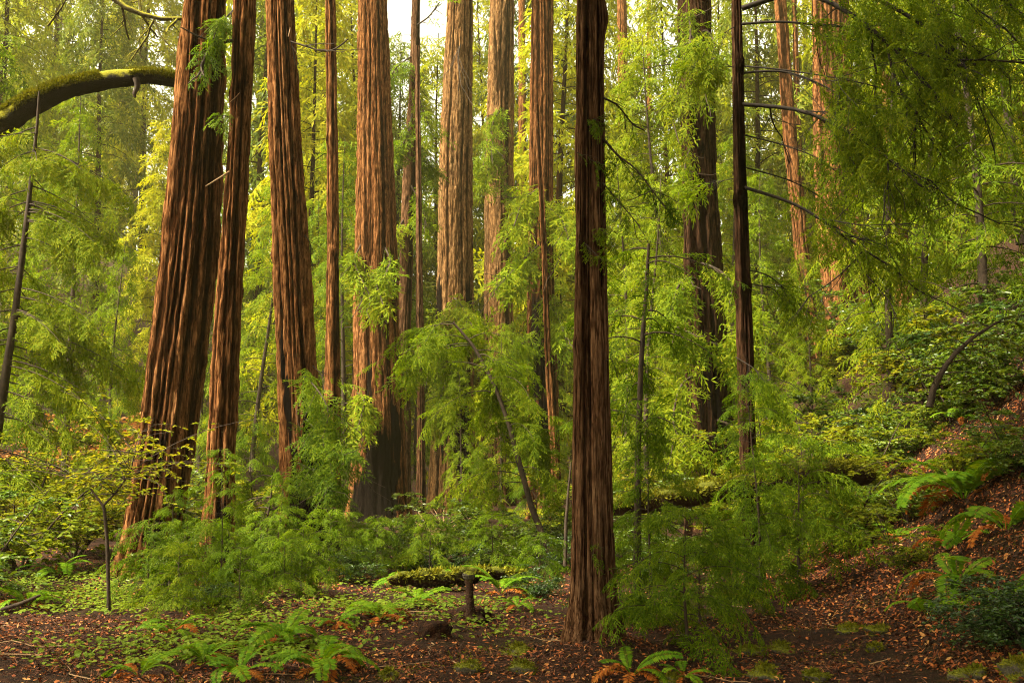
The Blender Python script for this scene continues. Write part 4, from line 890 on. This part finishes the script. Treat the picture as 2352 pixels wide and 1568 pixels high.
log('bank_branch', 'thin grey stick lying across the litter on the right bank', [gpt(2150, 945) + [0, 0, .03], gpt(2210, 985) + [0, 0, .05], gpt(2280, 990) + [0, 0, .05], gpt(2345, 985) + [0, 0, .05]], [.012, .014, .014, .010], 'twig', seed=6, cat='branch')
g = gpt(1078, 1425)
post = thing('mossy_post', 'thin mossy stump post with round moss cap standing on the litter', 'stump', g)
mb, Q, rr = noisy_tube([(0, 0, -.1), (.01, 0, .1), (0, 0, .25), (-.01, 0, .4), (-.01, 0, .43)], [.09, .05, .04, .042, .03], 10, .2, 8, 20); link('trunk', mb.mesh('post', M['mosslog'], True), post)
def blob(rs, r, amp, n=24):
    u = np.linspace(0, PI, n); v = np.linspace(0, 2 * PI, n * 2, endpoint=False); UU, VV = np.meshgrid(u, v, indexing='ij')
    k = 1 + amp * (vnoise(UU * 2.2 + 5, VV / (2 * PI) * 5, None, rs.randint(999)) - .5) * 2 * np.sin(UU) + amp * .4 * (vnoise(UU * 6, VV / (2 * PI) * 14 + 1, None, rs.randint(999)) - .5) * np.sin(UU) * 2
    V = np.stack([r[0] * k * np.sin(UU) * np.cos(VV), r[1] * k * np.sin(UU) * np.sin(VV), r[2] * k * np.cos(UU)], -1).reshape(-1, 3); m = n * 2
    i = np.arange(n - 1)[:, None] * m; j = np.arange(m)[None]; j2 = (j + 1) % m
    mb = MB(); mb.add(V, np.stack([i + j, i + m + j, i + m + j2, i + j2], -1).reshape(-1, 4)); return mb
mb = blob(rs, (.065, .065, .05), .15); c = link('moss_cap', mb.mesh('moss_cap', M['mossrock'], True), post, (-.01, 0, .45))
g = gpt(1070, 1420); mb = blob(rs, (.24, .2, .12), .4); tag(link('root_stump', mb.mesh('root_stump', M['soil'], True), None, g), 'dark rotten root hump at the foot of the mossy post', 'stump')
g = gpt(990, 1468); mb = blob(rs, (.22, .2, .16), .4); tag(link('root_stump', mb.mesh('root_hump', M['soil'], True), None, g), 'black rotten stump hollow in the litter right of the orange fern', 'stump')
rocks = [(1190, 1500, .17, .07, 'bright green moss cushion on the litter left of the nearest trunk'), (1200, 1545, .17, .09, 'rounded mossy stone at bottom centre'), (1080, 1545, .16, .08, 'mossy hump at the bottom edge, left of the rounded mossy stone'),
 (890, 1560, .10, .06, 'little moss-topped stone at the bottom edge under the largest rusty fern'), (1795, 1490, .16, .05, 'yellow-green moss patch on the red litter, left of two'), (1955, 1448, .15, .05, 'moss lump high on the litter path, left half of a pair'), (2020, 1452, .16, .05, 'moss lump high on the litter path, right half of a pair'),
 (1760, 1550, .14, .08, 'tan mossy stone at the bottom edge on the path'), (1870, 1560, .12, .05, 'small pale stone at the bottom edge beside the tan stone'), (2240, 1558, .17, .08, 'mossy rock at the bottom edge near the right corner'), (2340, 1556, .18, .12, 'largest mossy rock in the bottom right corner'),
 (2010, 1495, .10, .05, 'small upright moss knob below the moss pair on the path'), (1720, 1500, .16, .05, 'moss patch where the hanging redwood bush meets the path'), (1540, 1565, .10, .05, 'green mossy stone beside the rust-brown fern')]
for px, py, r, h, lb in rocks:
    g = gpt(px, py); mb = blob(rs, (r * .75, r * .75 * rs.uniform(.7, 1), h * 1.25), .5); ro = tag(link('mossy_rock', mb.mesh('rock', M['mossrock'], True), None, g - [0, 0, h * .35]), lb, 'rock', 'mossy stones and moss lumps')
    V_ = mb.V[0]; k_ = rs.randint(0, len(V_), 900); k_ = k_[V_[k_, 2] > .15 * h]; mt = MB()
    scatter(mt, [rhomb(.022, .008), rhomb(.032, .010)], rs, V_[k_] + rs.normal(0, .006, (len(k_), 3)), unit(V_[k_]) + rs.normal(0, .8, (len(k_), 3)), rs.uniform(.6, 1.5, len(k_)), roll=1.5); link('moss', mt.mesh('rock_moss', M['moss_tuft']), ro)
# dead pale bracken tuft in the middle
g = np.array([byp(1020, 19.5), 19.5, 0]); g[2] = gz(g[0], g[1]); mb = MB()
for k in range(70):
    B = limb(rs, np.array([rs.normal(0, .12), 0, .35]), rs.uniform(0, 6.3), rs.uniform(.2, .55), rs.uniform(.3, 1.5), .2, 5, .3); mb.tube(B, np.linspace(.012, .005, 5), 4)
mb.tube([(0, 0, -.1), (0, 0, .4)], [.03, .02], 5)
tag(link('dead_bush', mb.mesh('dead_bush', M['twig_pale']), None, g), 'pale tan dead bush right of the wide grooved redwood foot', 'bush')

# ------------------------------------------------------------------ litter and clover
def ground_scatter(name, tmpls, n, rs, mat, label, cat, region, tilt=.35, lift=(.0, .02), sc=(.6, 1.3), dens=None):
    xs, ys = [], []
    while sum(map(len, xs)) < n:
        x, y = region(rs, n); xs.append(x); ys.append(y)
    x = np.concatenate(xs)[:n]; y = np.concatenate(ys)[:n]; z = hgt(x, y)
    e = .06; nx_ = -(hgt(x + e, y) - hgt(x - e, y)) / (2 * e); ny_ = -(hgt(x, y + e) - hgt(x, y - e)) / (2 * e)
    nr = unit(np.stack([nx_, ny_, np.ones(n)], -1)); nr = unit(nr + rs.normal(0, tilt, (n, 3)))
    D = rs.normal(0, 1, (n, 3)); D -= (D * nr).sum(-1, keepdims=True) * nr
    mb = MB(); scatter(mb, tmpls, rs, np.stack([x, y, z + rs.uniform(*lift, n)], -1), D, rs.uniform(*sc, n), nr, .15)
    o = link(name, mb.mesh(name, M[mat])); tag(o, label, cat, None, 'stuff'); return o
rs = np.random.RandomState(55)
def near_region(rs, n):
    y = 5.2 + 14 * rs.rand(n) ** 1.7; x = rs.uniform(-.85, .95, n) * y
    k = rs.rand(n) < np.clip(.25 + 2.2 * (vnoise(x / .5 + 50, y / .5 + 50, None, 21) - .3), .12, 1)
    return x[k], y[k]
def bank_region(rs, n):
    y = 7 + 12 * rs.rand(n) ** 1.2; x = (3.2 + 10 * rs.rand(n)); k = x / y < .95; return x[k], y[k]
curl = [leaf(.042, .020), leaf(.032, .017), rhomb(.05, .012)]; need = [rhomb(.075, .005), rhomb(.055, .007), rhomb(.12, .004)]
ground_scatter('leaf_litter', curl, 100000, rs, 'litter', 'rust-red fallen leaves covering the forest floor', 'leaf litter', near_region, .45)
ground_scatter('needle_litter', need, 115000, rs, 'needle_litter', 'brown fallen needle twigs covering the forest floor', 'needle litter', near_region, .3)
ground_scatter('bank_litter', [leaf(.05, .024), leaf(.04, .022), rhomb(.07, .010)], 66000, rs, 'litter', 'orange-brown dead leaves lying on the right bank', 'leaf litter', bank_region, .5)
mb = MB()
for k in range(330):
    x_, y_ = near_region(rs, 60); x_, y_ = float(x_[0]), float(y_[0]); a = rs.uniform(0, 6.28); L = rs.uniform(.15, .7); t_ = np.linspace(0, 1, 6); w_ = np.cumsum(rs.normal(0, .05 * L, 6))
    X_ = x_ + np.cos(a) * L * t_ - np.sin(a) * w_; Y_ = y_ + np.sin(a) * L * t_ + np.cos(a) * w_
    mb.tube(np.column_stack([X_, Y_, hgt(X_, Y_) + .012 + .05 * rs.rand() * t_]), np.linspace(.007, .003, 6) * rs.uniform(.5, 1.3), 4)
tag(link('twig_litter', mb.mesh('twig_litter', M['twig_pale'])), 'thin pale fallen twigs scattered over the litter', None, None, 'stuff')
def moss_region(rs, n):
    x, y = near_region(rs, n * 6); k = (vnoise(x / .45 + 11, y / .45 + 11, None, 33) * .6 + vnoise(x / .13 + 11, y / .13 + 11, None, 34) * .4 > .66) & (y < 12); return x[k], y[k]
ground_scatter('ground_moss', [rhomb(.03, .009), rhomb(.022, .008)], 24000, rs, 'moss_tuft', 'ragged yellow-green moss spreading between the litter', 'moss', moss_region, .9, (0, .012))
def trefoil():
    mb = MB()
    for k in range(3):
        a = k * 2.094; v, q = leaf(.026, .026); c, s = math.cos(a), math.sin(a); mb.add(v @ np.array([[c, s, 0], [-s, c, 0], [0, 0, 1]]), q)
    return np.concatenate(mb.V), np.concatenate(mb.Q)
TREF = [trefoil()]
pat = [(330, 1370, 1.1, .5, 2600), (180, 1400, .8, .4, 900), (420, 1385, .9, .4, 1200), (560, 1440, .8, .4, 1500), (480, 1490, .8, .3, 1500), (640, 1500, .6, .3, 900), (1000, 1395, .6, .5, 1100), (1080, 1450, .7, .5, 500), (820, 1400, .5, .5, 1100), (950, 1350, .6, .5, 900), (1180, 1400, .5, .4, 300), (300, 1520, .8, .3, 700), (560, 1380, .8, .5, 900), (230, 1330, 1.4, 1.0, 2200), (90, 1350, 1.2, .8, 1500)]
cx_, cy_ = [], []
for px, py, sx, sy, n in pat:
    n = int(n * .42)
    g = gpt(px, py); cx_.append(rs.normal(g[0], sx * .7, n)); cy_.append(rs.normal(g[1], sy * .9, n))
cx_ = np.concatenate(cx_); cy_ = np.concatenate(cy_)
ground_scatter('clover', TREF, len(cx_), rs, 'clover', 'pale green clover leaves spreading over the litter at left', 'clover', lambda r, n: (cx_, cy_), .2, (.03, .09), (.7, 1.3))

# ------------------------------------------------------------------ haze
bpy.ops.mesh.primitive_cube_add(size=1, location=(0, 60, 40)); hz = bpy.context.object; hz.name = 'haze'; hz.scale = (420, 320, 130)
m, t, o_ = newmat('haze'); pv = N(t, 'ShaderNodeVolumePrincipled'); pv.inputs['Color'].default_value = (1, .88, .50, 1); pv.inputs['Density'].default_value = .0007; pv.inputs['Anisotropy'].default_value = .45
t.links.new(pv.outputs[0], o_.inputs['Volume']); hz.data.materials.append(m); tag(hz, 'thin warm haze filling the grove', None, None, 'stuff')
